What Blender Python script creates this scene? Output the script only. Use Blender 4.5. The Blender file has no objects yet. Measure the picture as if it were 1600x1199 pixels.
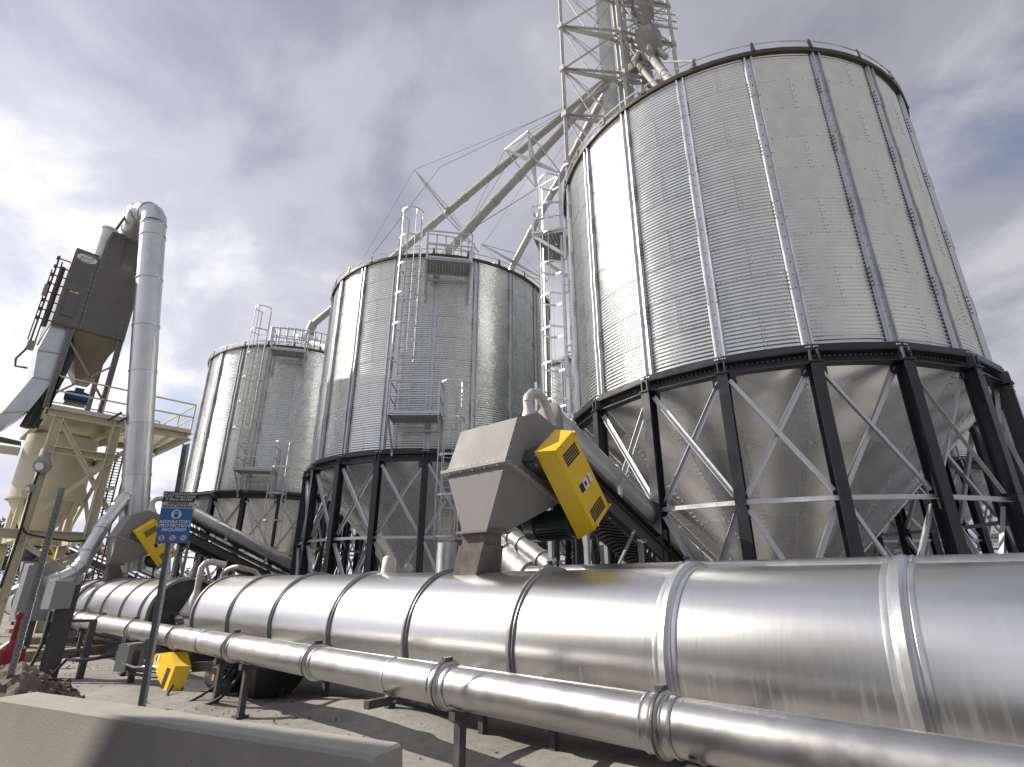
import bpy, bmesh, math, random
from math import sin, cos, pi, radians as rad, hypot, atan2, sqrt
from mathutils import Vector as V, Matrix
random.seed(7)
SC = bpy.context.scene
COL = SC.collection
EYE = 1.65
# ------------------------------------------------------------------ camera, sky, sun, exposure
YAW, PITCH, FPX = rad(48), rad(20.5), 835.0
cd = bpy.data.cameras.new('camera'); cam = bpy.data.objects.new('camera', cd); COL.objects.link(cam)
cd.sensor_width = 36; cd.lens = FPX / 1600 * 36; cd.clip_start = .05; cd.clip_end = 3000
cam.location = (0, 0, EYE); cam.rotation_euler = (pi / 2 + PITCH, 0, pi / 2 - YAW)
SC.camera = cam
SUN_AZ, SUN_EL = rad(-82), rad(33)      # azimuth from the viewing direction, elevation
fwv = V((-cos(YAW), sin(YAW), 0)); rtv = V((sin(YAW), cos(YAW), 0))
SUN = (fwv * cos(SUN_AZ) + rtv * sin(SUN_AZ)) * cos(SUN_EL) + V((0, 0, sin(SUN_EL)))
sl = bpy.data.lights.new('sun', 'SUN'); sl.energy = 4.8; sl.angle = rad(.53); sl.color = (1, .93, .82)
so = bpy.data.objects.new('sun', sl); COL.objects.link(so)
so.rotation_euler = SUN.to_track_quat('Z', 'Y').to_euler(); so.location = (0, -20, 40)
SC.view_settings.view_transform = 'Standard'; SC.view_settings.look = 'None'
SC.view_settings.exposure = .35; SC.view_settings.gamma = 1; SC.view_settings.use_curve_mapping = False
SC.render.engine = 'CYCLES'
try:
    SC.cycles.use_denoising = True; SC.cycles.max_bounces = 8
except Exception: pass

def build_sky():
    w = bpy.data.worlds.new('World'); SC.world = w; w.use_nodes = True
    nt = w.node_tree; N = nt.nodes; L = nt.links; N.clear()
    out = N.new('ShaderNodeOutputWorld'); bg = N.new('ShaderNodeBackground'); bg.inputs[1].default_value = .1
    sky = N.new('ShaderNodeTexSky'); sky.sky_type = 'NISHITA'; sky.sun_disc = False
    sky.sun_elevation = SUN_EL; sky.sun_rotation = atan2(SUN.x, SUN.y)
    sky.air_density = 1; sky.dust_density = 1.5
    tc = N.new('ShaderNodeTexCoord'); sep = N.new('ShaderNodeSeparateXYZ'); L.new(tc.outputs['Generated'], sep.inputs[0])
    def m(op, a, b=None, c=None):
        n = N.new('ShaderNodeMath'); n.operation = op
        for i, v in enumerate((a, b, c)):
            if v is None: continue
            if isinstance(v, (int, float)): n.inputs[i].default_value = v
            else: L.new(v, n.inputs[i])
        return n.outputs[0]
    zc = m('ADD', m('MAXIMUM', sep.outputs[2], 0.0), .30)
    cx = m('DIVIDE', sep.outputs[0], zc); cy = m('DIVIDE', sep.outputs[1], zc)
    cb = N.new('ShaderNodeCombineXYZ'); L.new(cx, cb.inputs[0]); L.new(cy, cb.inputs[1])
    def noise(scale, detail, rough, dist, off):
        mp = N.new('ShaderNodeMapping'); mp.inputs['Location'].default_value = off; mp.inputs['Rotation'].default_value = (0, 0, .5)
        mp.inputs['Scale'].default_value = (1, 1.25, 1)
        L.new(cb.outputs[0], mp.inputs[0])
        n = N.new('ShaderNodeTexNoise'); n.inputs['Scale'].default_value = scale; n.inputs['Detail'].default_value = detail
        n.inputs['Roughness'].default_value = rough; n.inputs['Distortion'].default_value = dist
        L.new(mp.outputs[0], n.inputs[0]); return n.outputs[0]
    def ramp(f, stops):
        r = N.new('ShaderNodeValToRGB'); r.color_ramp.interpolation = 'EASE'
        e = r.color_ramp.elements
        while len(e) < len(stops): e.new(.5)
        for i, (p, c) in enumerate(stops): e[i].position = p; e[i].color = (*c, 1) if isinstance(c, tuple) else (c, c, c, 1)
        L.new(f, r.inputs[0]); return r.outputs[0]
    n1 = noise(.9, 9, .54, .25, (3.1, 1.7, 0)); n2 = noise(.42, 6, .55, .3, (7.3, 4.1, 0)); n3 = noise(2.5, 8, .55, .25, (1.3, 9.1, 0))
    cover = ramp(n1, [(.31, 0.05), (.45, 1.0)])
    tex = m('ADD', m('MULTIPLY', n2, .5), m('MULTIPLY', n3, .5))
    cl = ramp(tex, [(.36, (.385, .387, .475)), (.48, (.565, .564, .66)), (.59, (.88, .876, .93))])
    # forward scattering: clouds are brighter towards the sun
    dot = N.new('ShaderNodeVectorMath'); dot.operation = 'DOT_PRODUCT'; L.new(tc.outputs['Generated'], dot.inputs[0]); dot.inputs[1].default_value = SUN
    lobe = m('POWER', m('MAXIMUM', m('MULTIPLY_ADD', dot.outputs['Value'], .5, .5), 0.0), 3.0)
    lob2 = m('MULTIPLY', m('SUBTRACT', 1.0, m('MAXIMUM', sep.outputs[2], 0.0)), m('SUBTRACT', 1.0, m('MAXIMUM', sep.outputs[2], 0.0)))
    gain = m('ADD', m('MULTIPLY_ADD', m('MULTIPLY', lobe, m('MULTIPLY_ADD', m('MAXIMUM', sep.outputs[2], 0.0), -.62, 1.0)), .93, .475), m('MULTIPLY', lob2, .06))
    mixc = N.new('ShaderNodeMix'); mixc.data_type = 'RGBA'; mixc.blend_type = 'MULTIPLY'; mixc.inputs['Factor'].default_value = 1
    gg = N.new('ShaderNodeCombineColor'); g10 = m('MULTIPLY', gain, 10.0)
    for i in range(3): L.new(g10, gg.inputs[i])
    L.new(cl, mixc.inputs['A']); L.new(gg.outputs[0], mixc.inputs['B'])
    mix = N.new('ShaderNodeMix'); mix.data_type = 'RGBA'
    L.new(cover, mix.inputs['Factor']); L.new(sky.outputs[0], mix.inputs['A']); L.new(mixc.outputs['Result'], mix.inputs['B'])
    L.new(mix.outputs['Result'], bg.inputs[0]); L.new(bg.outputs[0], out.inputs[0])
build_sky()

# ------------------------------------------------------------------ helpers
def ray(x, y):
    cx, cy = x - 800, 599.5 - y
    f = FPX * cos(PITCH) - cy * sin(PITCH); u = FPX * sin(PITCH) + cy * cos(PITCH)
    return fwv * f + rtv * cx + V((0, 0, u))
def at(x, y, X=None, Y=None, Z=None, D=None):
    """the point of the place seen at photo position (x, y) that lies on plane X=, Y=, Z= or at ground distance D"""
    d = ray(x, y)
    t = X / d.x if X is not None else Y / d.y if Y is not None else (Z - EYE) / d.z if Z is not None else D / hypot(d.x, d.y)
    return V((0, 0, EYE)) + d * t

MATS = {}
def mat(name, color, metallic=0.0, rough=.5, vary=.12, nscale=3.0, bump=0.0, bscale=40.0, rvar=.1, rand=0.0, stretch=(1, 1, 1), dirt=None, spec=None, aniso=0.0):
    m = bpy.data.materials.new(name); m.use_nodes = True; MATS[name] = m
    nt = m.node_tree; N = nt.nodes; L = nt.links; b = N['Principled BSDF']
    b.inputs['Metallic'].default_value = metallic; b.inputs['Roughness'].default_value = rough
    if spec is not None: b.inputs['Specular IOR Level'].default_value = spec
    if aniso: b.inputs['Anisotropic'].default_value = aniso
    tc = N.new('ShaderNodeTexCoord'); mp = N.new('ShaderNodeMapping'); mp.inputs['Scale'].default_value = stretch
    L.new(tc.outputs['Object'], mp.inputs[0])
    n = N.new('ShaderNodeTexNoise'); n.inputs['Scale'].default_value = nscale; n.inputs['Detail'].default_value = 7; n.inputs['Roughness'].default_value = .6
    L.new(mp.outputs[0], n.inputs[0])
    mr = N.new('ShaderNodeMapRange'); mr.inputs[1].default_value = .3; mr.inputs[2].default_value = .7
    mr.inputs[3].default_value = 1 - vary; mr.inputs[4].default_value = 1 + vary
    L.new(n.outputs[0], mr.inputs[0]); f = mr.outputs[0]
    if rand:
        oi = N.new('ShaderNodeObjectInfo'); r2 = N.new('ShaderNodeMapRange'); r2.inputs[3].default_value = 1 - rand; r2.inputs[4].default_value = 1 + rand
        L.new(oi.outputs['Random'], r2.inputs[0]); mm = N.new('ShaderNodeMath'); mm.operation = 'MULTIPLY'
        L.new(f, mm.inputs[0]); L.new(r2.outputs[0], mm.inputs[1]); f = mm.outputs[0]
    mx = N.new('ShaderNodeVectorMath'); mx.operation = 'SCALE'; mx.inputs[0].default_value = color
    L.new(f, mx.inputs['Scale']); base = mx.outputs[0]
    if dirt:
        dn = N.new('ShaderNodeTexNoise'); dn.inputs['Scale'].default_value = dirt[1]; dn.inputs['Detail'].default_value = 10; dn.inputs['Roughness'].default_value = .65
        mp2 = N.new('ShaderNodeMapping'); mp2.inputs['Scale'].default_value = dirt[4] if len(dirt) > 4 else (1, 1, 1); L.new(tc.outputs['Object'], mp2.inputs[0]); L.new(mp2.outputs[0], dn.inputs[0])
        dr = N.new('ShaderNodeMapRange'); dr.inputs[1].default_value = dirt[2]; dr.inputs[2].default_value = dirt[2] + .16; dr.inputs[4].default_value = dirt[3]
        L.new(dn.outputs[0], dr.inputs[0]); mm = N.new('ShaderNodeMix'); mm.data_type = 'RGBA'
        L.new(dr.outputs[0], mm.inputs['Factor']); L.new(base, mm.inputs['A']); mm.inputs['B'].default_value = (*dirt[0], 1); base = mm.outputs['Result']
        if metallic > .5:
            k = N.new('ShaderNodeMapRange'); k.inputs[3].default_value = metallic; k.inputs[4].default_value = .2
            L.new(dr.outputs[0], k.inputs[0]); L.new(k.outputs[0], b.inputs['Metallic'])
    L.new(base, b.inputs['Base Color'])
    if rvar:
        rr = N.new('ShaderNodeMapRange'); rr.inputs[1].default_value = .3; rr.inputs[2].default_value = .7
        rr.inputs[3].default_value = max(.05, rough - rvar); rr.inputs[4].default_value = rough + rvar
        L.new(n.outputs[0], rr.inputs[0]); L.new(rr.outputs[0], b.inputs['Roughness'])
    if bump:
        bn = N.new('ShaderNodeTexNoise'); bn.inputs['Scale'].default_value = bscale; bn.inputs['Detail'].default_value = 6; L.new(mp.outputs[0], bn.inputs[0])
        bp = N.new('ShaderNodeBump'); bp.inputs['Strength'].default_value = bump; bp.inputs['Distance'].default_value = .02
        L.new(bn.outputs[0], bp.inputs['Height']); L.new(bp.outputs[0], b.inputs['Normal'])
    return m
SHEET = mat('galvanised_sheet', (.73, .755, .75), .95, .28, .06, 2.5, rvar=.03, rand=.015, dirt=((.55, .55, .53), 1.2, .58, .06))
GALV = mat('galvanised_steel', (.58, .59, .61), .88, .50, .12, 5, rvar=.08)
CONE = mat('hopper_steel', (.82, .83, .825), .82, .27, .04, 1.2, rvar=.04, rand=.07)
ALU = mat('brushed_aluminium', (.66, .665, .66), 1, .29, .018, 9, rvar=.010, bump=.06, bscale=.5, stretch=(6, .35, .35), dirt=((.62, .60, .57), 3.0, .60, .22, (9, .6, .6)))
PIPE = mat('pipe_aluminium', (.50, .50, .49), 1, .36, .07, 4, rvar=.06, bump=.012, bscale=9, dirt=((.58, .54, .48), 2.2, .58, .3))
TIN = mat('duct_tin', (.62, .63, .64), .92, .36, .10, 2.5, rvar=.08, rand=.05, dirt=((.45, .4, .34), 1.5, .6, .3))
BAND = mat('band_grey', (.27, .27, .27), .7, .45, .1, 8)
BLACK = mat('black_steel_paint', (.022, .023, .028), 0, .34, .25, 3, dirt=((.13, .125, .12), 6, .60, .5))
DARK = mat('dark_grey_paint', (.065, .065, .068), 0, .5, .2, 5, dirt=((.2, .18, .15), 3, .58, .4))
HOOD = mat('hood_grey_paint', (.25, .249, .241), 0, .62, .05, 2, spec=.2, bump=.02, dirt=((.30, .27, .22), 1.6, .6, .35))
WORN = mat('worn_chute_steel', (.17, .16, .15), .3, .55, .25, 6, dirt=((.10, .08, .06), 4, .5, .6))
YEL = mat('yellow_paint', (.80, .53, .015), 0, .38, .06, 2, dirt=((.5, .36, .12), 4, .64, .3))
CREAM = mat('cream_paint', (.60, .55, .42), 0, .45, .07, 2, dirt=((.42, .33, .2), 2.4, .6, .45))
BAG = mat('baghouse_grey', (.125, .12, .112), 0, .38, .08, 1.5, bump=.03, bscale=2)
BAGT = mat('dust_hopper_tan', (.20, .175, .125), 0, .5, .1, 2)
BAGL = mat('filter_leg_grey', (.25, .24, .22), 0, .5, .1, 3)
LATT = mat('lattice_steel', (.44, .44, .41), .3, .5, .14, 3)
LEGB = mat('elevator_casing', (.62, .66, .68), .15, .42, .10, 1.2)
CONC = mat('concrete', (.34, .33, .295), 0, .85, .10, 2.2, bump=.14, bscale=70, rvar=.05, dirt=((.25, .24, .205), 1.3, .54, .6))
POSTG = mat('perforated_post_steel', (.42, .43, .45), .7, .5, .15, 8)
BOXG = mat('enclosure_grey', (.27, .28, .285), 0, .45, .06, 4)
MOTOR = mat('motor_dark_green', (.022, .032, .034), 0, .45, .15, 8)
RUB = mat('black_rubber', (.02, .02, .02), 0, .55, .1, 6)
RED = mat('red_plastic', (.22, .012, .02), 0, .35, .1, 4)
REDP = mat('red_pipe', (.16, .04, .045), 0, .5, .1, 4)
BLUE = mat('motor_blue', (.012, .10, .33), 0, .4, .1, 4)
WHITE = mat('white_print', (.72, .72, .72), 0, .45, .03, 4)
INK = mat('black_print', (.02, .02, .024), 0, .45, .05, 4)
SIGNB = mat('sign_blue', (.012, .16, .48), 0, .4, .03, 4)
SIGNG = mat('sign_pale_grey', (.55, .56, .57), 0, .4, .03, 4)
REDI = mat('sign_red', (.55, .03, .04), 0, .4, .03, 4)
WOOD = mat('timber', (.33, .25, .15), 0, .8, .2, 3, stretch=(1, 8, 8))
PADM = mat('pad_concrete', (.40, .39, .37), 0, .9, .10, .6, dirt=((.28, .265, .24), .8, .52, .6))
DIRT = mat('dirt', (.17, .145, .12), 0, .95, .3, 6, bump=.6, bscale=20)
DISTM = mat('distributor_grey', (.24, .23, .20), .2, .5, .15, 3)
LEAF = mat('foliage', (.05, .075, .03), 0, .7, .4, 2, rand=.2)
BARK = mat('bark', (.10, .075, .05), 0, .9, .3, 4)

def add_streaks(m):
    # rain-washed dust runs on the lower flank of the drums
    nt = m.node_tree; N = nt.nodes; L = nt.links; b = N['Principled BSDF']; tc = N.new('ShaderNodeTexCoord')
    mp = N.new('ShaderNodeMapping'); mp.inputs['Scale'].default_value = (26, .5, .9); L.new(tc.outputs['Object'], mp.inputs[0])
    n = N.new('ShaderNodeTexNoise'); n.inputs['Scale'].default_value = 1.0; n.inputs['Detail'].default_value = 8; n.inputs['Roughness'].default_value = .7; L.new(mp.outputs[0], n.inputs[0])
    r = N.new('ShaderNodeMapRange'); r.inputs[1].default_value = .52; r.inputs[2].default_value = .74; L.new(n.outputs[0], r.inputs[0])
    sp = N.new('ShaderNodeSeparateXYZ'); L.new(tc.outputs['Object'], sp.inputs[0])
    z = N.new('ShaderNodeMapRange'); z.inputs[1].default_value = 1.20; z.inputs[2].default_value = .80; L.new(sp.outputs[2], z.inputs[0])
    k = N.new('ShaderNodeMath'); k.operation = 'MULTIPLY'; L.new(r.outputs[0], k.inputs[0]); L.new(z.outputs[0], k.inputs[1])
    k2 = N.new('ShaderNodeMath'); k2.operation = 'MULTIPLY'; L.new(k.outputs[0], k2.inputs[0]); k2.inputs[1].default_value = .55
    ms = b.inputs['Base Color'].links[0].from_socket; mx = N.new('ShaderNodeMix'); mx.data_type = 'RGBA'; L.new(k2.outputs[0], mx.inputs['Factor']); L.new(ms, mx.inputs['A']); mx.inputs['B'].default_value = (.62, .60, .56, 1)
    L.new(mx.outputs['Result'], b.inputs['Base Color'])
    mt = N.new('ShaderNodeMapRange'); mt.inputs[3].default_value = 1.0; mt.inputs[4].default_value = .25; L.new(k2.outputs[0], mt.inputs[0]); L.new(mt.outputs[0], b.inputs['Metallic'])
def add_pits(m, scale, col):
    # air holes in cast concrete
    nt = m.node_tree; N = nt.nodes; L = nt.links; b = N['Principled BSDF']; tc = N.new('ShaderNodeTexCoord')
    v = N.new('ShaderNodeTexVoronoi'); v.inputs['Scale'].default_value = scale; L.new(tc.outputs['Object'], v.inputs['Vector'])
    n = N.new('ShaderNodeTexNoise'); n.inputs['Scale'].default_value = scale * .23; L.new(tc.outputs['Object'], n.inputs[0])
    r = N.new('ShaderNodeMapRange'); r.inputs[1].default_value = .16; r.inputs[2].default_value = .10; L.new(v.outputs['Distance'], r.inputs[0])
    q = N.new('ShaderNodeMapRange'); q.inputs[1].default_value = .56; q.inputs[2].default_value = .64; L.new(n.outputs[0], q.inputs[0])
    k = N.new('ShaderNodeMath'); k.operation = 'MULTIPLY'; L.new(r.outputs[0], k.inputs[0]); L.new(q.outputs[0], k.inputs[1])
    ms = b.inputs['Base Color'].links[0].from_socket; mx = N.new('ShaderNodeMix'); mx.data_type = 'RGBA'; L.new(k.outputs[0], mx.inputs['Factor']); L.new(ms, mx.inputs['A']); mx.inputs['B'].default_value = (*col, 1)
    L.new(mx.outputs['Result'], b.inputs['Base Color'])
add_streaks(ALU); add_pits(CONC, 34, (.13, .125, .11))
def smooth(P, n=6):
    P = [V(p) for p in P]; Q = [P[0] * 2 - P[1]] + P + [P[-1] * 2 - P[-2]]; out = []
    for i in range(1, len(Q) - 2):
        a, b, c, d = Q[i - 1:i + 3]
        for k in range(n):
            t = k / n; out.append(.5 * ((2 * b) + (c - a) * t + (2 * a - 5 * b + 4 * c - d) * t * t + (3 * b - a - 3 * c + d) * t ** 3))
    return out + [P[-1]]

class MB:
    def __init__(s): s.v = []; s.f = []; s.m = []
    def add(s, vs, fs, mi=0):
        b = len(s.v); s.v += [V(p) for p in vs]; s.f += [[i + b for i in f] for f in fs]; s.m += [mi] * len(fs); return s
    def box(s, c, size, M=None, mi=0):
        hx, hy, hz = [k / 2 for k in size]; c = V(c)
        vs = [V((x, y, z)) for x in (-hx, hx) for y in (-hy, hy) for z in (-hz, hz)]
        if M is not None: vs = [M @ p for p in vs]
        return s.add([c + p for p in vs], [(0, 1, 3, 2), (4, 6, 7, 5), (0, 4, 5, 1), (2, 3, 7, 6), (0, 2, 6, 4), (1, 5, 7, 3)], mi)
    def box2(s, a, b, mi=0):
        a = V(a); b = V(b); return s.box((a + b) / 2, [abs(k) for k in (b - a)], None, mi)
    def extr(s, prof, p0, p1, up=(0, 0, 1), mi=0, caps=True):
        """closed 2-D profile (u sideways, w along up) swept from p0 to p1"""
        p0 = V(p0); p1 = V(p1); d = (p1 - p0).normalized(); up = V(up); u = d.cross(up)
        if u.length < 1e-5: u = d.cross(V((1, 0, 0)))
        u.normalize(); w = u.cross(d); n = len(prof)
        vs = [p + u * a + w * b for p in (p0, p1) for a, b in prof]
        fs = [(i, (i + 1) % n, n + (i + 1) % n, n + i) for i in range(n)]
        if caps: fs += [tuple(range(n - 1, -1, -1)), tuple(range(n, 2 * n))]
        return s.add(vs, fs, mi)
    def bar(s, p0, p1, w, h, up=(0, 0, 1), mi=0):
        return s.extr([(-w / 2, -h / 2), (w / 2, -h / 2), (w / 2, h / 2), (-w / 2, h / 2)], p0, p1, up, mi)
    def ell(s, p0, p1, w, t, up=(0, 0, 1), mi=0):
        return s.extr([(0, 0), (w, 0), (w, t), (t, t), (t, w), (0, w)], p0, p1, up, mi)
    def ibeam(s, p0, p1, w, h, t, up=(0, 0, 1), mi=0):
        a, b, c = w / 2, h / 2, t / 2
        return s.extr([(-a, -b), (a, -b), (a, -b + t), (c, -b + t), (c, b - t), (a, b - t), (a, b), (-a, b), (-a, b - t), (-c, b - t), (-c, -b + t), (-a, -b + t)], p0, p1, up, mi)
    def tube(s, pts, r, n=12, caps=True, mi=0):
        pts = [V(p) for p in pts]; rr = r if isinstance(r, (list, tuple)) else [r] * len(pts)
        t0 = (pts[1] - pts[0]).normalized(); u = t0.cross(V((0, 0, 1)))
        if u.length < 1e-4: u = t0.cross(V((1, 0, 0)))
        u.normalize(); vs = []; prev = t0
        for i, p in enumerate(pts):
            a = (pts[i] - pts[i - 1]).normalized() if i else t0
            b = (pts[i + 1] - pts[i]).normalized() if i < len(pts) - 1 else a
            t = (a + b).normalized()
            q = prev.rotation_difference(t); u = q @ u; u = (u - t * u.dot(t)).normalized(); prev = t
            w = t.cross(u); k = 1 / max(.5, cos(a.angle(b) / 2)) if a.angle(b) > 1e-4 else 1
            for j in range(n):
                an = 2 * pi * j / n; vs.append(p + (u * cos(an) + w * sin(an)) * rr[i])
        fs = []
        for i in range(len(pts) - 1):
            for j in range(n): fs.append((i * n + j, i * n + (j + 1) % n, (i + 1) * n + (j + 1) % n, (i + 1) * n + j))
        if caps: fs += [tuple(range(n - 1, -1, -1)), tuple(range((len(pts) - 1) * n, len(pts) * n))]
        return s.add(vs, fs, mi)
    def lathe(s, prof, o=(0, 0, 0), ax=(0, 0, 1), n=24, mi=0, a0=0, a1=2 * pi, ref=None):
        """profile [(radius, along axis)] turned round the axis"""
        o = V(o); ax = V(ax).normalized(); u = V(ref) if ref else ax.orthogonal(); u = (u - ax * u.dot(ax)).normalized(); w = ax.cross(u)
        full = abs(a1 - a0 - 2 * pi) < 1e-6; k = n if full else n + 1; vs = []
        for r, h in prof:
            for j in range(k):
                an = a0 + (a1 - a0) * j / n; vs.append(o + ax * h + (u * cos(an) + w * sin(an)) * r)
        fs = []
        for i in range(len(prof) - 1):
            for j in range(n): fs.append((i * k + j, i * k + (j + 1) % k, (i + 1) * k + (j + 1) % k, (i + 1) * k + j))
        return s.add(vs, fs, mi)
    def ring(s, o, ax, r, rt, n=48, m=6, mi=0):
        return s.lathe([(r + rt * cos(2 * pi * i / m), rt * sin(2 * pi * i / m)) for i in range(m + 1)], o, ax, n, mi)
    def prism(s, poly, a, b, mi=0):
        """polygon points (3-D, planar) at a-offset and b-offset vectors"""
        n = len(poly); a = V(a); b = V(b)
        return s.add([V(p) + a for p in poly] + [V(p) + b for p in poly], [(i, (i + 1) % n, n + (i + 1) % n, n + i) for i in range(n)] + [tuple(range(n - 1, -1, -1)), tuple(range(n, 2 * n))], mi)
    def hull(s, A, B, mi=0):
        """two loops with the same number of points joined, ends closed"""
        n = len(A)
        return s.add(list(A) + list(B), [(i, (i + 1) % n, n + (i + 1) % n, n + i) for i in range(n)] + [tuple(range(n - 1, -1, -1)), tuple(range(n, 2 * n))], mi)
    def bolt(s, p, nrm, r=.014, h=.01, mi=0):
        p = V(p); nrm = V(nrm).normalized(); u = nrm.orthogonal().normalized(); w = nrm.cross(u)
        vs = [p + (u * cos(k * pi / 3) + w * sin(k * pi / 3)) * r for k in range(6)] + [p + nrm * h + (u * cos(k * pi / 3) + w * sin(k * pi / 3)) * r * .8 for k in range(6)]
        return s.add(vs, [(k, (k + 1) % 6, 6 + (k + 1) % 6, 6 + k) for k in range(6)] + [tuple(range(6, 12))], mi)
    def mesh(s, name, mats, ang=35, fix=True):
        me = bpy.data.meshes.new(name); me.from_pydata([tuple(p) for p in s.v], [], s.f)
        for m in (mats if isinstance(mats, (list, tuple)) else [mats]): me.materials.append(m)
        me.polygons.foreach_set('material_index', s.m)
        if fix:
            bm = bmesh.new(); bm.from_mesh(me); bmesh.ops.recalc_face_normals(bm, faces=bm.faces); bm.to_mesh(me); bm.free()
        if ang:
            me.polygons.foreach_set('use_smooth', [True] * len(me.polygons)); me.set_sharp_from_angle(angle=rad(ang))
        me.update(); return me
    def obj(s, name, mats, parent=None, ang=35, kind=None, label=None, fix=True):
        return link(name, s.mesh(name, mats, ang, fix), parent, kind=kind, label=label)
def link(name, me, parent=None, M=None, kind=None, label=None):
    o = bpy.data.objects.new(name, me); COL.objects.link(o)
    if parent: o.parent = parent
    if M is not None: o.matrix_local = M
    if kind: o['kind'] = kind
    if label: o['label'] = label
    return o
def tag(o, label, cat, group=None):
    o['label'] = label; o['category'] = cat
    if group: o['group'] = group
    return o
def thing(name, label, cat, loc=(0, 0, 0), rz=0, group=None):
    o = bpy.data.objects.new(name, None); COL.objects.link(o); o.location = loc; o.rotation_euler = (0, 0, rz); o.empty_display_size = .2
    return tag(o, label, cat, group)
def copy_tree(o, parent=None):
    c = o.copy(); COL.objects.link(c)
    if parent: c.parent = parent; c.matrix_parent_inverse = o.matrix_parent_inverse
    for ch in list(o.children): copy_tree(ch, c)
    return c
RZ = lambda a: Matrix.Rotation(a, 4, 'Z')
TR = lambda x, y, z: Matrix.Translation((x, y, z))
CACHE = {}
def cached(key, fn):
    if key not in CACHE: CACHE[key] = fn()
    return CACHE[key]
def W(mb, name, mats, root, ang=35, kind=None, label=None):
    """part built in world coordinates under a thing whose Empty stands at its base"""
    o = mb.obj(name, mats, root, ang, kind, label)
    if root is not None and root.parent is None: o.location = -root.location
    return o

# ------------------------------------------------------------------ ground
def hnoise(x, y, s=1.0, seed=0.0):
    from mathutils import noise
    return noise.noise(V((x * s + seed, y * s - seed, seed * .37)))
def ground_h(x, y):
    h = .035 * hnoise(x, y, .55, 3.1) + .018 * hnoise(x, y, 1.7, 8.2) + .006 * hnoise(x, y, 6, 1.2)
    def mound(cx, cy, rx, ry, k):
        q = ((x - cx) / rx) ** 2 + ((y - cy) / ry) ** 2
        return k * math.exp(-q * 1.6)
    h += mound(-6.3, 4.7, 2.2, .9, .20) + mound(-9.4, 3.6, 1.1, .7, .10) + mound(-4.0, 3.2, 1.6, .8, .10) + mound(-11.3, 3.0, 1.2, .5, .06)
    h += mound(-2.5, 5.2, 1.6, 1.2, .16)
    return h
def build_ground():
    x0, x1, y0, y1, st = -30., 4., .2, 8., .14
    nx = int((x1 - x0) / st); ny = int((y1 - y0) / st); mb = MB()
    for j in range(ny + 1):
        for i in range(nx + 1):
            x = x0 + (x1 - x0) * i / nx; y = y0 + (y1 - y0) * j / ny
            e = min(1, min(x - x0, x1 - x, y - y0, y1 - y) / .8)
            mb.v.append(V((x, y, max(-.03, ground_h(x, y)) * max(0, e))))
    mb.f = [(j * (nx + 1) + i, j * (nx + 1) + i + 1, (j + 1) * (nx + 1) + i + 1, (j + 1) * (nx + 1) + i) for j in range(ny) for i in range(nx)]
    mb.m = [0] * len(mb.f)
    B = 900
    for a, b, c, d in ((-B, -B, B, y0), (-B, y1, B, B), (-B, y0, x0, y1), (x1, y0, B, y1)):
        mb.add([(a, b, 0), (c, b, 0), (c, d, 0), (a, d, 0)], [(0, 1, 2, 3)])
    m = bpy.data.materials.new('sandy_concrete'); m.use_nodes = True; nt = m.node_tree; N = nt.nodes; L = nt.links; b = N['Principled BSDF']
    b.inputs['Roughness'].default_value = .95; b.inputs['Specular IOR Level'].default_value = .2
    tc = N.new('ShaderNodeTexCoord')
    def nz(sc, de=8, ro=.6, st=(1, 1, 1)):
        mp = N.new('ShaderNodeMapping'); mp.inputs['Scale'].default_value = st; L.new(tc.outputs['Object'], mp.inputs[0])
        n = N.new('ShaderNodeTexNoise'); n.inputs['Scale'].default_value = sc; n.inputs['Detail'].default_value = de; n.inputs['Roughness'].default_value = ro; L.new(mp.outputs[0], n.inputs[0]); return n.outputs[0]
    def rmp(f, st):
        r = N.new('ShaderNodeValToRGB'); e = r.color_ramp.elements
        while len(e) < len(st): e.new(.5)
        for i, (p, c) in enumerate(st): e[i].position = p; e[i].color = (*c, 1)
        L.new(f, r.inputs[0]); return r.outputs[0]
    c1 = rmp(nz(.8, 9, .62), [(.34, (.235, .227, .213)), (.5, (.295, .283, .262)), (.66, (.34, .325, .297))])
    c2 = rmp(nz(9, 10, .7), [(.3, (.80, .80, .80)), (.62, (1.05, 1.05, 1.05))])
    mx = N.new('ShaderNodeMix'); mx.data_type = 'RGBA'; mx.blend_type = 'MULTIPLY'; mx.inputs['Factor'].default_value = 1
    L.new(c1, mx.inputs['A']); L.new(c2, mx.inputs['B'])
    st = N.new('ShaderNodeMix'); st.data_type = 'RGBA'; f = rmp(nz(1.9, 10, .7, (.5, 1.4, 1)), [(.60, (0, 0, 0)), (.74, (.4, .4, .4))])
    L.new(f, st.inputs['Factor']); L.new(mx.outputs['Result'], st.inputs['A']); st.inputs['B'].default_value = (.17, .15, .13, 1)
    L.new(st.outputs['Result'], b.inputs['Base Color'])
    bp = N.new('ShaderNodeBump'); bp.inputs['Strength'].default_value = .5; bp.inputs['Distance'].default_value = .02
    L.new(nz(22, 10, .7), bp.inputs['Height']); L.new(bp.outputs[0], b.inputs['Normal'])
    o = mb.obj('ground', m, ang=60, fix=False); o['kind'] = 'structure'
    
build_ground()
tag_ = MB().box2((-45, 8.0, .0), (12, 38, .012)).obj('concrete_pad', PADM, ang=20); tag_['kind'] = 'structure'  # paler slab added to brighten the silo cones from below

# ------------------------------------------------------------------ storage silos
R = 4.6; ZR = 5.55; ZT = 12.65; NROW = 9; HR = (ZT - ZR) / NROW; NS = 20
DA = 2 * pi / NS
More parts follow.
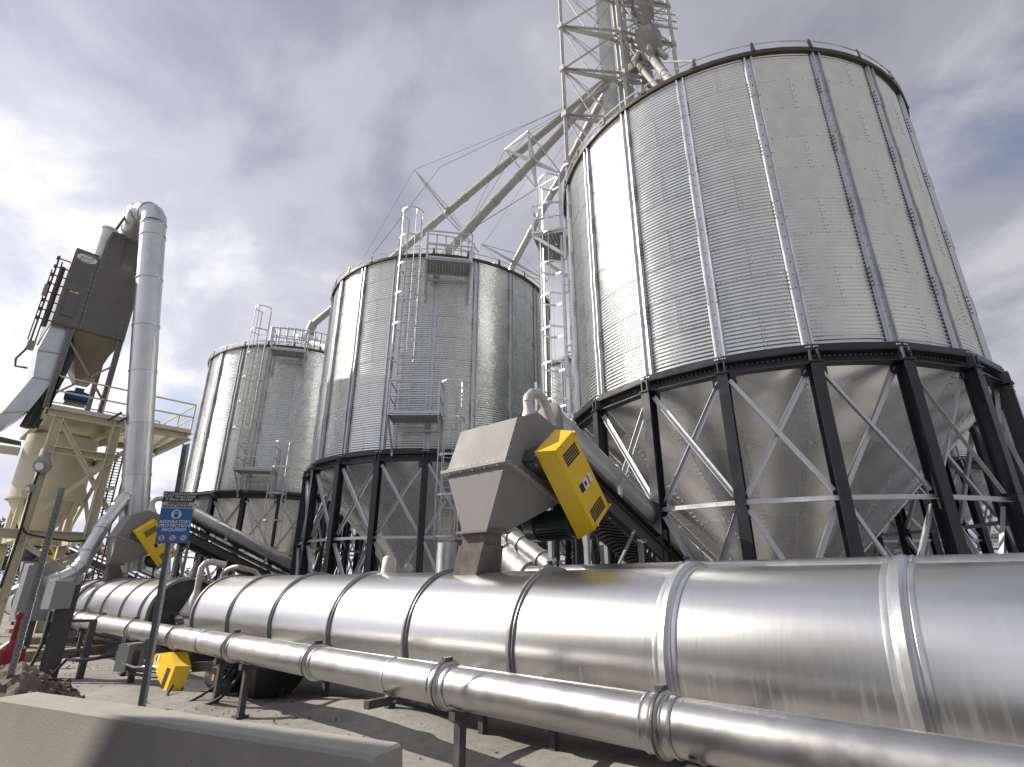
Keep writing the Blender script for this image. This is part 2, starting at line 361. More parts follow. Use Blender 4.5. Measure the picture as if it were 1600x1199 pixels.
# silo-local angle a: 0 faces -Y, grows towards +X
def pol(r, a, z): return V((r * sin(a), -r * cos(a), z))
def sheet_mesh():
    mb = MB(); na, nz = 12, 80; w = 2 * DA + .012
    for k in range(nz + 1):
        z = HR * k / nz; r = R + .0128 * cos(2 * pi * 10 * k / nz)
        for i in range(na + 1): mb.v.append(pol(r, w * i / na, z))
    mb.f = [(k * (na + 1) + i, k * (na + 1) + i + 1, (k + 1) * (na + 1) + i + 1, (k + 1) * (na + 1) + i) for k in range(nz) for i in range(na)]
    mb.m = [0] * len(mb.f)
    for k in range(10):                                     # bolted lap at the sheet's end and along its lower edge
        z = HR * k / 10 + .002
        for a in ((.006,) if k % 2 else (.006, .018)): mb.bolt(pol(R + .010, a, z), pol(1, a, 0), .010, .010, 1)
    for k in range(1, 10): mb.bolt(pol(R + .006, w * k / 10, .02), pol(1, w * k / 10, 0), .009, .010, 1)
    return mb.mesh('wall_sheet', [SHEET, BOLTM], 60)
BOLTM = mat('bolt_dark', (.14, .14, .14), .6, .5, .05, 8)
def stiff_mesh():
    mb = MB(); prof = [(-.105, .014), (-.092, .018), (-.088, .085), (-.056, .085), (-.050, .03), (.050, .03), (.056, .085), (.088, .085), (.092, .018), (.105, .014)]
    vs = [V((u, -(R + d), z)) for z in (ZR, ZT - .02) for u, d in prof]; n = len(prof)
    mb.add(vs, [(i, i + 1, n + i + 1, n + i) for i in range(n - 1)])
    for z in (ZR, ZT - .02): mb.add([V((u, -(R + d), z)) for u, d in prof[1:5]] + [V((u, -(R + d), z)) for u, d in prof[5:9]], [(0, 1, 2, 3), (4, 5, 6, 7)])
    z = ZR + .1
    while z < ZT: mb.bolt((0, -(R + .03), z), (0, -1, 0), .013, .012, 1); z += .28
    for k in range(1, 5):
        zz = ZR + k * 2 * HR - .2
        for s in (-.072, .072):
            mb.box((s, -(R + .090), zz), (.038, .012, .42))
            for q in range(5): mb.bolt((s + (.03 if s > 0 else -.03), -(R + .03), zz - .18 + q * .09), (0, -1, 0), .011, .03, 1)
    return mb.mesh('stiffener', [GALV, BOLTM], 30)
RB = R + .12
def beam_mesh():
    mb = MB(); up = V((0, 0, 1))
    a, b = pol(RB, -DA / 2, 0), pol(RB, DA / 2, 0); o = (V((0, -1, 0)))
    def z(p, k, d=0): return V((p.x, p.y, k)) + o * d
    mb.bar(z(a, ZR - .05, .06), z(b, ZR - .05, .06), .03, .11)                 # upstand face
    mb.bar(z(a, ZR - .115, -.10), z(b, ZR - .115, -.10), .34, .02)
    mb.bar(z(a, ZR - .215, -.12), z(b, ZR - .215, -.12), .02, .18)               # web
    mb.bar(z(a, ZR - .318, -.08), z(b, ZR - .318, -.08), .24, .022)
    n = int((b - a).length / .085)
    for i in range(1, n): mb.bolt(z(a.lerp(b, i / n), ZR - .15, -.108), o, .014, .016, 1)
    for i in (.02, .05, .95, .98): mb.bolt(z(a.lerp(b, i), ZR - .05, .076), o, .020, .018, 1)
    return mb.mesh('base_beam', [BLACK, GALV], 30)
def leg_mesh():
    mb = MB(); r = RB + .01
    mb.extr([(-.09, -.12), (.09, -.12), (.09, -.102), (.010, -.102), (.010, .102), (.09, .102), (.09, .12), (-.09, .12), (-.09, .102), (-.010, .102), (-.010, -.102), (-.09, -.102)], (0, -r, .02), (0, -r, ZR - .345), (0, 1, 0))
    mb.box((0, -r, .015), (.45, .5, .03)); mb.box((0, -r - .01, ZR - .342), (.22, .28, .025))
    for s in (-.075, .075): mb.box((s * .8, -r - .065, ZR - .215), (.022, .12, .20), None, 1)
    mb.box((.12, -r + .08, ZR - .45), (.18, .015, .16)); mb.box((-.12, -r + .08, ZR - .45), (.18, .015, .16))
    for s in (-.06, .06):
        for q in (ZR - .4, ZR - .5, ZG + .08, ZG - .06): mb.bolt((s, -r - .12, q), (0, -1, 0), .012, .012, 1)
    return mb.mesh('leg', [BLACK, DARK], 30)
ZG = 2.92
def brace_mesh(z0, z1, s):
    mb = MB(); r = RB - .05 - (.07 if s > 0 else 0)
    a, b = pol(r, -s * DA / 2 * .88, z0), pol(r, s * DA / 2 * .88, z1)
    mb.ell(a, b, .095 * s, .012, (0, -1, 0)) if False else mb.extr([(-.044, 0), (.044, 0), (.044, .010), (-.034, .010), (-.034, .07), (-.044, .07)], a, b, (0, -1, 0))
    return mb.mesh('brace', GALV, 30)
def girt_mesh():
    mb = MB(); r = RB - .02
    mb.extr([(-.042, 0), (.042, 0), (.042, .07), (.032, .07), (.032, .010), (-.042, .010)], pol(r, -DA / 2 * .94, ZG), pol(r, DA / 2 * .94, ZG), (0, -1, 0))
    return mb.mesh('girt', GALV, 30)
ZC0, RC0 = ZR - .28, R - .04
def cone_r(z): return RC0 - (ZC0 - z) * (RC0 - .42) / (ZC0 - 1.0)
TIER = [ZC0, ZC0 - 1.15, ZC0 - 2.35, 1.0]
def panel_mesh(k):
    mb = MB(); z0, z1 = TIER[k + 1], TIER[k]; nn = 5; q = 6
    for j in range(q + 1):
        z = z0 + (z1 - z0) * j / q; r = cone_r(z)
        for i in range(nn + 1):
            sag = .012 * sin(pi * i / nn) * sin(pi * j / q)                    # thin plate dishes between its flanges
            mb.v.append(pol(r - sag, -DA / 2 + DA * i / nn, z))
    mb.f = [(j * (nn + 1) + i, j * (nn + 1) + i + 1, (j + 1) * (nn + 1) + i + 1, (j + 1) * (nn + 1) + i) for j in range(q) for i in range(nn)]; mb.m = [0] * len(mb.f)
    A, B = pol(cone_r(z0) + .006, -DA / 2, z0), pol(cone_r(z1) + .006, -DA / 2, z1); nrm = (V((sin(-DA / 2), -cos(-DA / 2), -1))).normalized()
    mb.bar(A, B, .10, .018, nrm)
    n = max(3, int((B - A).length / .11))
    for i in range(n):
        for s in (-.028, .028):
            if k == 2 and s < 0: continue
            t = (B - A).normalized().cross(nrm); mb.bolt(A.lerp(B, (i + .5) / n) + t * s + nrm * .009, nrm, .014, .014, 1)
    A, B = pol(cone_r(z1) + .005, -DA / 2, z1), pol(cone_r(z1) + .005, DA / 2, z1); nrm = V((0, -1, -1)).normalized()
    if k:
        mb.bar(A, B, .07, .016, nrm); n = max(4, int((B - A).length / .11))
        for i in range(n): mb.bolt(A.lerp(B, (i + .5) / n) + nrm * .008, nrm, .014, .014, 1)
    return mb.mesh('hopper_panel', [CONE, GALV], 50)

def silo(cx, cy, th0, label, full=True):
    t = thing('storage_silo', label, 'silo', (cx, cy, 0), rad(th0), 'corrugated storage silos')
    if full:
        me = cached('sheet', sheet_mesh)
        for k in range(NROW):
            for i in range(NS // 2):
                link('wall_sheet', me, t, TR(0, 0, ZR + k * HR) @ RZ((2 * i + (k % 2) + .5) * DA))
    else:
        def fn():
            mb = MB(); s = cached('sheet', sheet_mesh)
            vs = [v.co.copy() for v in s.vertices]; nv = 13 * 81
            fs = [tuple(p.vertices) for p in s.polygons if max(p.vertices) < nv]
            for i in range(NS // 2): mb.add([RZ((2 * i + .5) * DA) @ v for v in vs[:nv]], fs)
            return mb.mesh('wall_ring', SHEET, 60)
        for k in range(NROW): link('wall_ring', cached('wr', fn), t, TR(0, 0, ZR + k * HR))
    for i in range(NS):
        M = RZ(i * DA); Mh = RZ((i + .5) * DA)
        link('stiffener', cached('stiff', stiff_mesh), t, M)
        link('base_beam', cached('beam', beam_mesh), t, Mh)
        link('leg', cached('leg', leg_mesh), t, M)
        link('girt', cached('girt', girt_mesh), t, Mh)
        if full:
            for (z0, z1) in ((ZG + .12, ZR - .44), (.15, ZG - .12)):
                for s in (1, -1): link('brace', cached(('brace', z0, s), lambda: brace_mesh(z0, z1, s)), t, Mh)
            for k in range(3): link('hopper_panel', cached(('pan', k), lambda: panel_mesh(k)), t, Mh)
    if not full:
        def fb():
            mb = MB()
            for i in range(NS):
                for (z0, z1) in ((ZG + .12, ZR - .44), (.15, ZG - .12)):
                    for s in (1, -1):
                        b = cached(('brace', z0, s), lambda: brace_mesh(z0, z1, s)); mb.add([RZ((i + .5) * DA) @ v.co for v in b.vertices], [tuple(p.vertices) for p in b.polygons])
            return mb.mesh('bracing', GALV, 30)
        link('bracing', cached('bracing', fb), t, kind='stuff')
        link('hopper_cone', cached('hc', lambda: MB().lathe([(RC0, ZC0), (.42, 1.0)], n=NS).mesh('hopper_cone', CONE, 10)), t, RZ(DA / 2))
    def eave():
        mb = MB(); mb.lathe([(R - .05, ZT + .13), (R + .12, ZT + .07), (R + .125, ZT + .01), (R + .11, ZT - .035), (R + .09, ZT + .0), (R + .01, ZT - .01)], n=80)
        return mb.mesh('eave', EAVE, 40)
    link('eave', cached('eave', eave), t)
    def rail():
        mb = MB(); mb.ring((0, 0, ZT + .27), (0, 0, 1), R + .10, .017, 80, 6)
        return mb.mesh('eave_rail', GALV, 50)
    link('eave_rail', cached('erail', rail), t)
    def clip():
        mb = MB(); mb.prism([(-.05, -(R + .12), ZT + .03), (.05, -(R + .12), ZT + .03), (.022, -(R + .10), ZT + .31), (-.022, -(R + .10), ZT + .31)], (0, -.02, 0), (0, .02, 0)); return mb.mesh('rail_bracket', DARK, 0)
    for i in range(24): link('rail_bracket', cached('clip', clip), t, RZ(2 * pi * (i + .3) / 24))
    def roof():
        mb = MB(); zp = ZT + 2.3; n = 40
        for i in range(n):
            a, b = 2 * pi * i / n, 2 * pi * (i + 1) / n
            mb.add([pol(R + .05, a, ZT + .12), pol(R + .05, b, ZT + .12), pol(.7, b, zp), pol(.7, a, zp)], [(0, 1, 2, 3)])
            mb.bar(pol(R + .03, a, ZT + .15), pol(.7, a, zp + .03), .04, .05)
        mb.lathe([(.7, zp - .1), (.72, zp + .3), (.5, zp + .4), (0, zp + .45)], n=24)
        return mb.mesh('roof', SHEET, 30)
    link('roof', cached('roof', roof), t)
    link('outlet', cached('outl', lambda: MB().lathe([(.42, 1.02), (.46, 1.0), (.46, .9), (.3, .88), (.3, .55), (0, .55)], n=20).mesh('outlet', DARK, 40)), t)
    return t
EAVE = mat('eave_steel', (.075, .068, .05), .4, .55, .15, 4)
silo(-4.121, 13.968, 11, 'large corrugated steel silo at the right, nearest of the silos')
silo(-16.303, 13.59, 10.2, 'middle corrugated silo with caged ladder and two platforms, between two others')
silo(-28.392, 13.246, 9.5, 'smallest looking corrugated silo in front row, behind the warning sign')
silo(-16.3, 25.8, 10, 'distant corrugated silo glimpsed in the gap behind two front silos', False)
silo(-4.1, 26.0, 11, 'silo far behind, seen low through the legs of the largest silo', False)
silo(-28.4, 25.3, 9, 'rear silo hidden behind the middle one, only its legs show', False)

# ------------------------------------------------------------------ ladders and platforms on the silos
def caged_ladder(c, th, z0, z1, c0, label, off=.22, hoop=1.15, group='caged ladders on the silos', flare=False):
    a = rad(th); t = thing('caged_ladder', label, 'ladder', (c[0] + (R + off) * sin(a), c[1] - (R + off) * cos(a), z0), a, group)
    H = z1 - z0
    for s in (-.23, .23): MB().box2((s - .012, -.03, 0), (s + .012, .03, H)).obj('rail', GALV, t)
    rm = cached('rung', lambda: MB().tube([(-.22, 0, 0), (.22, 0, 0)], .013, 6).mesh('rung', GALV, 40)); k = 0
    while k * .305 + .1 < H - .9: link('rung', rm, t, TR(0, 0, .1 + k * .305)); k += 1
    def hp():
        mb = MB(); n = 14; pts = [V((.40 * cos(pi + pi * i / n), -.30 + .42 * sin(pi + pi * i / n), 0)) for i in range(n + 1)]
        pts = [V((-.24, 0, 0))] + pts + [V((.24, 0, 0))]
        for p, q in zip(pts, pts[1:]): mb.bar(p, q, .008, .06)
        return mb.mesh('cage_hoop', GALV, 60)
    n = max(2, int(round((H - c0) / hoop)))
    for i in range(n + 1): link('cage_hoop', cached('hoop', hp), t, TR(0, 0, c0 + (H - c0 - .03) * i / n))
    for i in range(5):
        an = pi + pi * (i + .5) / 5 if i not in (0, 4) else pi + pi * (.06 if i == 0 else .94)
        x, y = .40 * cos(an), -.30 + .42 * sin(an)
        MB().bar((x, y, c0), (x, y, H), .04, .010, (sin(an), -cos(an), 0)).obj('cage_bar', GALV, t)
    for i in range(max(2, int(H / 2))):
        z = .4 + i * 2.0
        if z0 + z < ZT and z0 + z > ZR: MB().bar((-.24, 0, z), (-.24, off - .01, z), .04, .04).bar((.24, 0, z), (.24, off - .01, z), .04, .04).obj('bracket', GALV, t)
    return t
def platform(c, th, z, label, w=1.55, d0=.12, d1=1.05, railh=1.08, group='bracket platforms on the silos', side=True):
    a = rad(th); t = thing('bracket_platform', label, 'platform', (c[0] + R * sin(a), c[1] - R * cos(a), z), a, group)
    mb = MB(); nx, ny = int(w / .10), int((d1 - d0) / .10)           # perforated floor: strips with gaps
    for i in range(nx + 1): x = -w / 2 + w * i / nx; mb.box((x, -(d0 + d1) / 2, -.02), (.066, d1 - d0, .02))
    for j in range(ny + 1): y = -d0 - (d1 - d0) * j / ny; mb.box((0, y, -.02), (w, .062, .018))
    mb.obj('floor_grating', GRATE, t)
    mb = MB(); mb.bar((-w / 2, -d1, 0), (w / 2, -d1, 0), .03, .14); mb.bar((-w / 2, -d0, -.03), (w / 2, -d0, -.03), .05, .06)
    for s in (-1, 1): mb.bar((s * w / 2, -d0, 0), (s * w / 2, -d1 - .01, 0), .03, .14)
    mb.obj('toe_board', GALV, t)
    for s in (-1, 1):
        x = s * (w / 2 - .02)
        mb = MB(); mb.bar((x, -d1 + .02, -.07), (x, -.06, -.95), .10, .04, (1, 0, 0)); mb.bar((x, -.06, -1.1), (x, -.06, .05), .08, .05); mb.bar((x, -.06, -.07), (x, -d1 + .02, -.07), .05, .06); mb.obj('bracket', GALV, t)
        MB().bar((x, -d1, -.08), (x, -d1, railh), .07, .055).obj('rail_post', GALV, t)
        MB().bar((x, -d0, -.05), (x, -d0, railh), .06, .05).obj('rail_post', GALV, t)
    MB().bar((-w / 2 + .1, -d0 - .05, -.32), (w / 2 - .1, -d0 - .05, -.32), .06, .06).obj('brace', GALV, t)
    for zz in (railh - .03, railh * .5):
        MB().bar((-w / 2, -d1 - .035, zz), (w / 2, -d1 - .035, zz), .03, .05).obj('guard_rail', GALV, t)
        if side:
            MB().bar((w / 2, -d1, zz), (w / 2, -d0, zz), .03, .05).obj('guard_rail', GALV, t)
            MB().bar((-w / 2, -d1, zz), (-w / 2, -d0 - .0, zz), .03, .05).obj('guard_rail', GALV, t)
    return t
GRATE = mat('grating_steel', (.34, .34, .33), .8, .5, .1, 6)
SM, SL, SB = (-16.303, 13.59), (-28.392, 13.246), (-4.121, 13.968)
caged_ladder(SM, 36, 6.45, 14.15, 2.0, 'tall caged ladder up the middle silo to its upper platform')
platform(SM, 51.2, 11.9, 'upper bracket platform just under the eave of the middle silo')
platform(SM, 42.5, 6.45, 'lower bracket platform on the middle silo below its tall ladder')
caged_ladder(SM, 55, 2.75, 7.65, .15, 'lower caged ladder of the middle silo, reaching below its black ring')
caged_ladder(SL, 40.3, 6.4, 14.5, 1.9, 'tall caged ladder up the left silo to its top platform')
platform(SL, 57.5, 12.15, 'upper bracket platform at the eave of the left silo')
platform(SL, 51, 6.35, 'lower bracket platform on the left silo beside a caged ladder')
caged_ladder(SL, 62, 2.9, 7.75, .15, 'lower caged ladder of the left silo, in front of its black legs')
caged_ladder(SB, -60, 5.6, 14.1, .8, 'caged ladder running up the left edge of the largest silo')
platform(SB, -65, 11.9, 'perforated platform sticking out from the left edge of the largest silo')
platform(SB, -66, 5.9, 'lower platform at the left edge of the largest silo, behind the hopper', side=False)

def roof_walk(c, label, a0, a1, n):
    """handrail standing on the silo roof beside the ladder head"""
    t = thing('roof_handrail', label, 'handrail', (c[0], c[1], ZT), 0, 'handrails on the silo roofs')
    P = [pol(R - .35 - .8 * i / n, rad(a0 + (a1 - a0) * i / n), .25 + .35 * i / n) for i in range(n + 1)]
    for p in P: MB().bar(p - V((0, 0, .2)), p + V((0, 0, 1.05)), .11, .03, (1, .4, 0)).obj('rail_post', GALV, t)
    for h in (1.0, .55):
        mb = MB()
        for p, q in zip(P, P[1:]): mb.bar(p + V((0, 0, h)), q + V((0, 0, h)), .04, .04)
        mb.obj('guard_rail', GALV, t)
    return t
roof_walk(SM, 'roof handrail above the upper platform of the middle silo', 40, 68, 6)
roof_walk(SL, 'roof handrail above the upper platform of the left silo', 42, 86, 9)
# ------------------------------------------------------------------ insulated drums
def drum(label, x0, x1, yc, zc, r, bands, big=(), closed=(True, True)):
    t = thing('process_drum', label, 'drum', ((x0 + x1) / 2, yc, 0), 0, 'long metal drums laid end to end')
    cuts = [x0] + list(bands) + [x1]
    for a, b in zip(cuts, cuts[1:]):
        o = MB().lathe([(r, a + .004), (r + .002, (a + b) / 2), (r, b - .004)], (0, yc, zc), (1, 0, 0), 96).obj('shell_section', ALU, t, 60); o.location = -t.location
    for b in bands:
        mb = MB()
        if b in big:
            mb.lathe([(r - .01, -.10), (r + .012, -.10), (r + .016, -.075), (r + .012, -.055), (r + .02, -.045), (r + .055, -.025), (r + .06, .025), (r + .02, .045), (r + .012, .06), (r + .02, .075), (r + .012, .10), (r - .01, .10)], (b, yc, zc), (1, 0, 0), 96)
            W(mb, 'joint_band', TIN, t, 25)
        else:
            mb.lathe([(r - .01, -.045), (r + .022, -.045), (r + .022, -.02), (r + .042, -.012), (r + .042, .012), (r + .022, .02), (r + .022, .045), (r - .01, .045)], (b, yc, zc), (1, 0, 0), 96)
            W(mb, 'band', BAND, t, 25)
    for x, k, s in ((x0, closed[0], -1), (x1, closed[1], 1)):
        if k:
            W(MB().lathe([(r + .035, -.03), (r + .035, .03), (r - .03, .03), (r - .03, -.03), (r + .035, -.03)], (x, yc, zc), (1, 0, 0), 96), 'end_flange', BAND, t, 30)
            W(MB().lathe([(0, -.06 * s), (r - .02, -.06 * s)], (x, yc, zc), (1, 0, 0), 64), 'end_plate', DARK, t, 30)
    n = max(2, int((x1 - x0) / 4.2))
    for i in range(n):
        x = x0 + (x1 - x0) * (i + .5) / n
        mb = MB()
        mb.bar((x, yc - .62, .62), (x, yc + .62, .62), .12, .10)
        mb.lathe([(r + .005, -.05), (r + .05, -.05), (r + .05, .05), (r + .005, .05)], (x, yc, zc), (1, 0, 0), 16, 0, pi * .28, pi * .72, (0, -1, 0)) if False else None
        W(mb, 'cross_beam', DARK, t)
        for s in (-.5, .5): W(MB().bar((x, yc + s, .0), (x, yc + s, .60), .10, .09), 'leg', DARK, t)
    return t
drum('long shiny drum in the foreground, running out of frame at the right', -12.63, 4.4, 5.16, 1.03, .76, [-10.89, -9.23, -7.44, -5.70, -3.99, -2.31, -.667, 1.0, 2.7], (-2.31, -.667, 1.0, 2.7), (True, False))
drum('shorter shiny drum behind the sign post with a dark open end', -22.4, -14.05, 4.75, 1.0, .75, [-20.9, -19.44, -17.75, -16.05, -14.6])
drum('far shiny drum at the left edge behind cream braces', -35.0, -24.2, 4.75, .98, .75, [-32, -29.4, -27.4, -25.6])

# ------------------------------------------------------------------ pipes along the drums
def long_pipe(label, xs, y, z, r, flat=(), seam=(), cat='pipe', capped=True):
    t = thing('metal_pipe', label, cat, ((xs[0] + xs[-1]) / 2, y, 0))
    for a, b in zip(xs, xs[1:]): W(MB().lathe([(r, a + .035), (r, b - .035)], (0, y, z), (1, 0, 0), 48), 'pipe_section', PIPE, t, 60)
    for x in xs[1:-1]:
        mb = MB(); mb.lathe([(r - .01, -.11), (r + .006, -.11), (r + .012, -.10), (r + .004, -.085), (r + .004, -.05), (r + .014, -.04), (r + .008, -.025), (r + .030, -.014), (r + .030, .014), (r + .008, .025), (r + .014, .04), (r + .004, .05), (r + .004, .085), (r + .012, .10), (r + .006, .11), (r - .01, .11)], (x, y, z), (1, 0, 0), 48)
        W(mb, 'joint_flange', PIPE, t, 25)
        W(MB().lathe([(r + .028, -.008), (r + .036, -.008), (r + .036, .008), (r + .028, .008)], (x, y, z), (1, 0, 0), 48).box((x, y - .02, z + r + .045), (.05, .09, .03)), 'clamp', DARK, t, 30)
    for x in flat: W(MB().lathe([(r, -.04), (r + .006, -.04), (r + .006, .04), (r, .04)], (x, y, z), (1, 0, 0), 48), 'flat_band', BAND, t, 30)
    for x in seam:
        mb = MB(); mb.lathe([(r, -.006), (r + .005, -.006), (r + .005, .006), (r, .006)], (x, y, z), (1, 0, 0), 48)
        mb.box((x, y - .06, z - r - .02), (.05, .05, .07)); mb.box((x + .03, y - .03, z - r - .04), (.06, .03, .02)); W(mb, 'seam_clip', GALV, t, 30)
    if capped: W(MB().lathe([(0, 0), (r * .98, 0)], (xs[0] + .04, y, z), (1, 0, 0), 32), 'end_cap', TIN, t)
    return t
PY, PZ, PR = 3.6, .806, .165
long_pipe('slim shiny pipe running along the front of the drums', [-23.6, -20.4, -17.6, -15.58, -13.14, -10.76, -8.47, -6.24, -4.0, -1.92, .3, 3.2], PY, PZ, PR, (-9.56, -16.9), (-4.77,))
long_pipe('pale pipe just showing over the top of the long drum', [-5.6, -5.18, -3.03, -.85, 1.4, 4.6], 6.6, 1.735, .165)
def pipe_support(x, front, rear, label, w=.075):
    t = thing('pipe_support', label, 'support', (x, PY, 0), 0, 'post supports under the front pipe')
    if front: W(MB().bar((x, PY, -.05), (x, PY, PZ - PR - .07), w, w).box((x, PY, .03), (.16, .16, .02)), 'post', DARK, t)
    if rear: W(MB().bar((x - .1, rear, -.05), (x - .1, rear, PZ - .25), w, w), 'post', DARK, t)
    W(MB().bar((x - .1 if rear else x, rear or PY, PZ - PR - .035), (x, PY - .1 if front else PY - .32, PZ - PR - .035), .07, .07), 'cross_arm', DARK, t)
    W(MB().lathe([(PR + .002, -.03), (PR + .012, -.03), (PR + .012, .03), (PR + .002, .03)], (x, PY, PZ), (1, 0, 0), 12, 0, pi * .25, pi * .75, (0, -1, 0)), 'saddle', GALV, t)
for x, fr, re, lb in ((-8.85, 1, 4.6, 'grey post support just right of the low yellow guard'), (-8.0, 1, 4.85, 'second grey post support right of the low yellow guard'), (-3.83, 1, 5.0, 'grey post support at lower middle with its foot below the frame'),
                      (-4.75, 0, 4.9, 'grey cross arm jutting out under the pipe at its chain clamp'), (-13.3, 1, 4.5, 'post support behind the grey switch box on a stem'), (-1.7, 0, 5.2, 'support under the pipe joint at lower right'),
                      (-17.2, 1, 4.5, 'post support below the pipe near the tall sloping channel'), (-21.2, 1, 4.4, 'farthest post support at the left end of the front pipe'), (.6, 1, 5.1, 'post support under the pipe beyond the right edge')):
    pipe_support(x, fr, re, lb)

# ------------------------------------------------------------------ inclined conveyors with head hoods
def conveyor(label):
    t = thing('inclined_conveyor', label, 'conveyor', (-4.9, 5.2, 0), 0, 'inclined conveyors feeding the drums')
    X0, X1 = -5.47, -4.4; e = EYE
    D, A, B, C, E_ = (4.757, 1.411 + e), (4.99, 2.02 + e), (5.41, 2.19 + e), (5.86, 2.04 + e), (5.82, 1.02 + e)
    P = lambda x, q: V((x, q[0], q[1]))
    up = lambda q, d: (q[0], q[1] + d)
    mb = MB(); poly = [D, A, B, C, E_]
    mb.prism([P(0, q) for q in poly], (X0, 0, 0), (X1, 0, 0)); W(mb, 'head_hood', HOOD, t, 20)
    F, G = (4.81, .61 + e), (5.12, .59 + e); xb0, xb1 = -5.18, -4.75
    mb = MB(); mb.hull([P(X0, up(D, -.02)), P(X1, up(D, -.02)), P(X1, up(E_, -.02)), P(X0, up(E_, -.02))], [P(xb0, F), P(xb1, F), P(xb1, G), P(xb0, G)]); W(mb, 'discharge_hopper', HOOD, t, 20)
    mb = MB(); k = .06
    a = [V((X0 - k, D[0] - k, D[1] + .014)), V((X1 + k, D[0] - k, D[1] + .014)), V((X1 + k, E_[0], E_[1] + .014)), V((X0 - k, E_[0], E_[1] + .014))]
    mb.hull(a, [p - V((0, 0, .04)) for p in a])
    for i in range(5): mb.box((X0 + .1 + i * .22, D[0] - k * .6, D[1] - .03), (.02, .02, .05)); 
    W(mb, 'joint_flange', DARKH, t, 20)
    mb = MB(); mb.box(((xb0 + xb1) / 2, (F[0] + G[0]) / 2, .60 + e), (xb1 - xb0 + .12, G[0] - F[0] + .12, .03))
    for i in range(4): mb.bolt((xb0 + .05 + i * .11, F[0] - .02, .585 + e), (0, 0, -1), .014, .03)
    W(mb, 'outlet_flange', WORN, t, 20)
    b0, b1 = [(-5.16, 4.83), (-4.77, 4.83), (-4.77, 5.10), (-5.16, 5.10)], [(-5.44, 4.90), (-5.02, 4.90), (-4.98, 5.30), (-5.40, 5.30)]
    mb = MB(); mid = [((p[0] * .7 + q[0] * .3), (p[1] * .7 + q[1] * .3)) for p, q in zip(b0, b1)]
    mb.hull([V((*p, .59 + e)) for p in b0], [V((*p, .44 + e)) for p in mid]); mb.hull([V((p[0] - (.02 if p[0] < -5.0 else -.02), p[1] + (-.02 if p[1] < 5 else .02), .45 + e)) for p in mid], [V((*p, .08 + e)) for p in b1])
    W(mb, 'chute', WORN, t, 20)
    # hooped cover, straps, frame and belt
    p0, p1 = V((-4.95, 6.25, TUBE0[1] + (TUBE0[0] - 6.25) * TSL)), V((-4.95, 12.6, TUBE0[1] - (12.6 - TUBE0[0]) * TSL))
    d = (p1 - p0).normalized(); r = TUBR; nrm = V((1, 0, 0)).cross(d)
    if nrm.z < 0: nrm = -nrm
    L_ = (p1 - p0).length; secs = [0, .5] + [1.9 + 1.6 * i for i in range(4)] + [L_]
    for a, b in zip(secs, secs[1:]):
        W(MB().lathe([(r, a + .004), (r, b - .004)], p0, d, 30, 0, -1.42 * pi, .42 * pi, (1, 0, 0)), 'cover_section', TIN, t, 60)
    na = 9; ring = lambda c, rx, rz_, dn: [c + V((rx * cos(pi * k / na), 0, rz_ * sin(pi * k / na))) for k in range(na + 1)] + [c + V((-rx, 0, -dn)), c + V((rx, 0, -dn))]
    W(MB().hull(ring(V((-4.93, 5.80, 1.70 + e)), .50, .36, .55), ring(p0 + d * .12, r + .03, r + .03, .3)), 'hood_neck', HOOD, t, 40)
    for s in secs[1:-1]:
        W(MB().lathe([(r, -.035), (r + .018, -.035), (r + .018, .035), (r, .035)], p0 + d * s, d, 24, 0, -1.25 * pi, .25 * pi, (1, 0, 0)), 'cover_strap', STRAP, t, 30)
        mb = MB(); q = p0 + d * s + V((r + .03, 0, 0)) - nrm * .28; mb.box(q, (.06, .05, .16)); mb.tube([q + V((.02, .0, -.12)), q + V((.02, .05, .05))], .012, 6); W(mb, 'toggle_clip', GALV, t)
    for x in (-5.28, -4.62):
        W(MB().extr([(-.03, -.13), (.03, -.13), (.03, -.12), (-.018, -.12), (-.018, .12), (.03, .12), (.03, .13), (-.03, .13)], p0 + V((x + 4.95, 0, 0)) - nrm * .70 + d * .2, p1 + V((x + 4.95, 0, 0)) - nrm * .70, nrm), 'frame_channel', DARK, t, 20)
    W(MB().extr([(-.30, -.01), (.30, -.01), (.30, .01), (-.30, .01)], p0 - nrm * .40 + d * .2, p1 - nrm * .40, nrm), 'carry_belt', RUB, t)
    mb = MB(); mb.extr([(-.30, -.01), (.30, -.01), (.30, .01), (-.30, .01)], p0 - nrm * .92 + d * .35, p1 - nrm * .90, nrm)
    n = 60
    for i in range(n):
        c = p0.lerp(p1, (i + .5) / n) - nrm * .94
        for s in (-1, 1): mb.bar(c, c + V((s * .26, 0, 0)) + d * .12, .03, .02, nrm)
    W(mb, 'return_belt', RUB, t, 20)
    for s in (.9, 2.6, 4.4, 6.2):
        for x in (-5.28, -4.62):
            q = p0 + d * s + V((x + 4.95, 0, 0)) - nrm * .82; W(MB().bar((q.x, q.y, 0), q, .07, .07), 'leg', BOXG, t)
        q = p0 + d * s - nrm * .86; W(MB().bar(q + V((-.45, 0, 0)), q + V((.45, 0, 0)), .05, .05), 'cross_tie', BOXG, t)
        if s < 3: W(MB().bar((-4.54, q.y, 1.2), q + V((.4, 1.3, -.5)), .035, .035), 'knee_brace', BOXG, t)
    mb = MB()
    for i in range(9): q = V((X1 + .055, D[0] + (E_[0] - D[0]) * (i + .5) / 9, D[1] + (E_[1] - D[1]) * (i + .5) / 9 + .014)); mb.bolt(q - V((.03, 0, .026)), (0, 0, -1), .014, .03); mb.bolt(q - V((.03, 0, -.0)), (0, 0, 1), .014, .018)
    for i in range(10): mb.bolt((X0 + .05 + i * .108, D[0] - .03, D[1] + .014), (0, 0, 1), .013, .016)
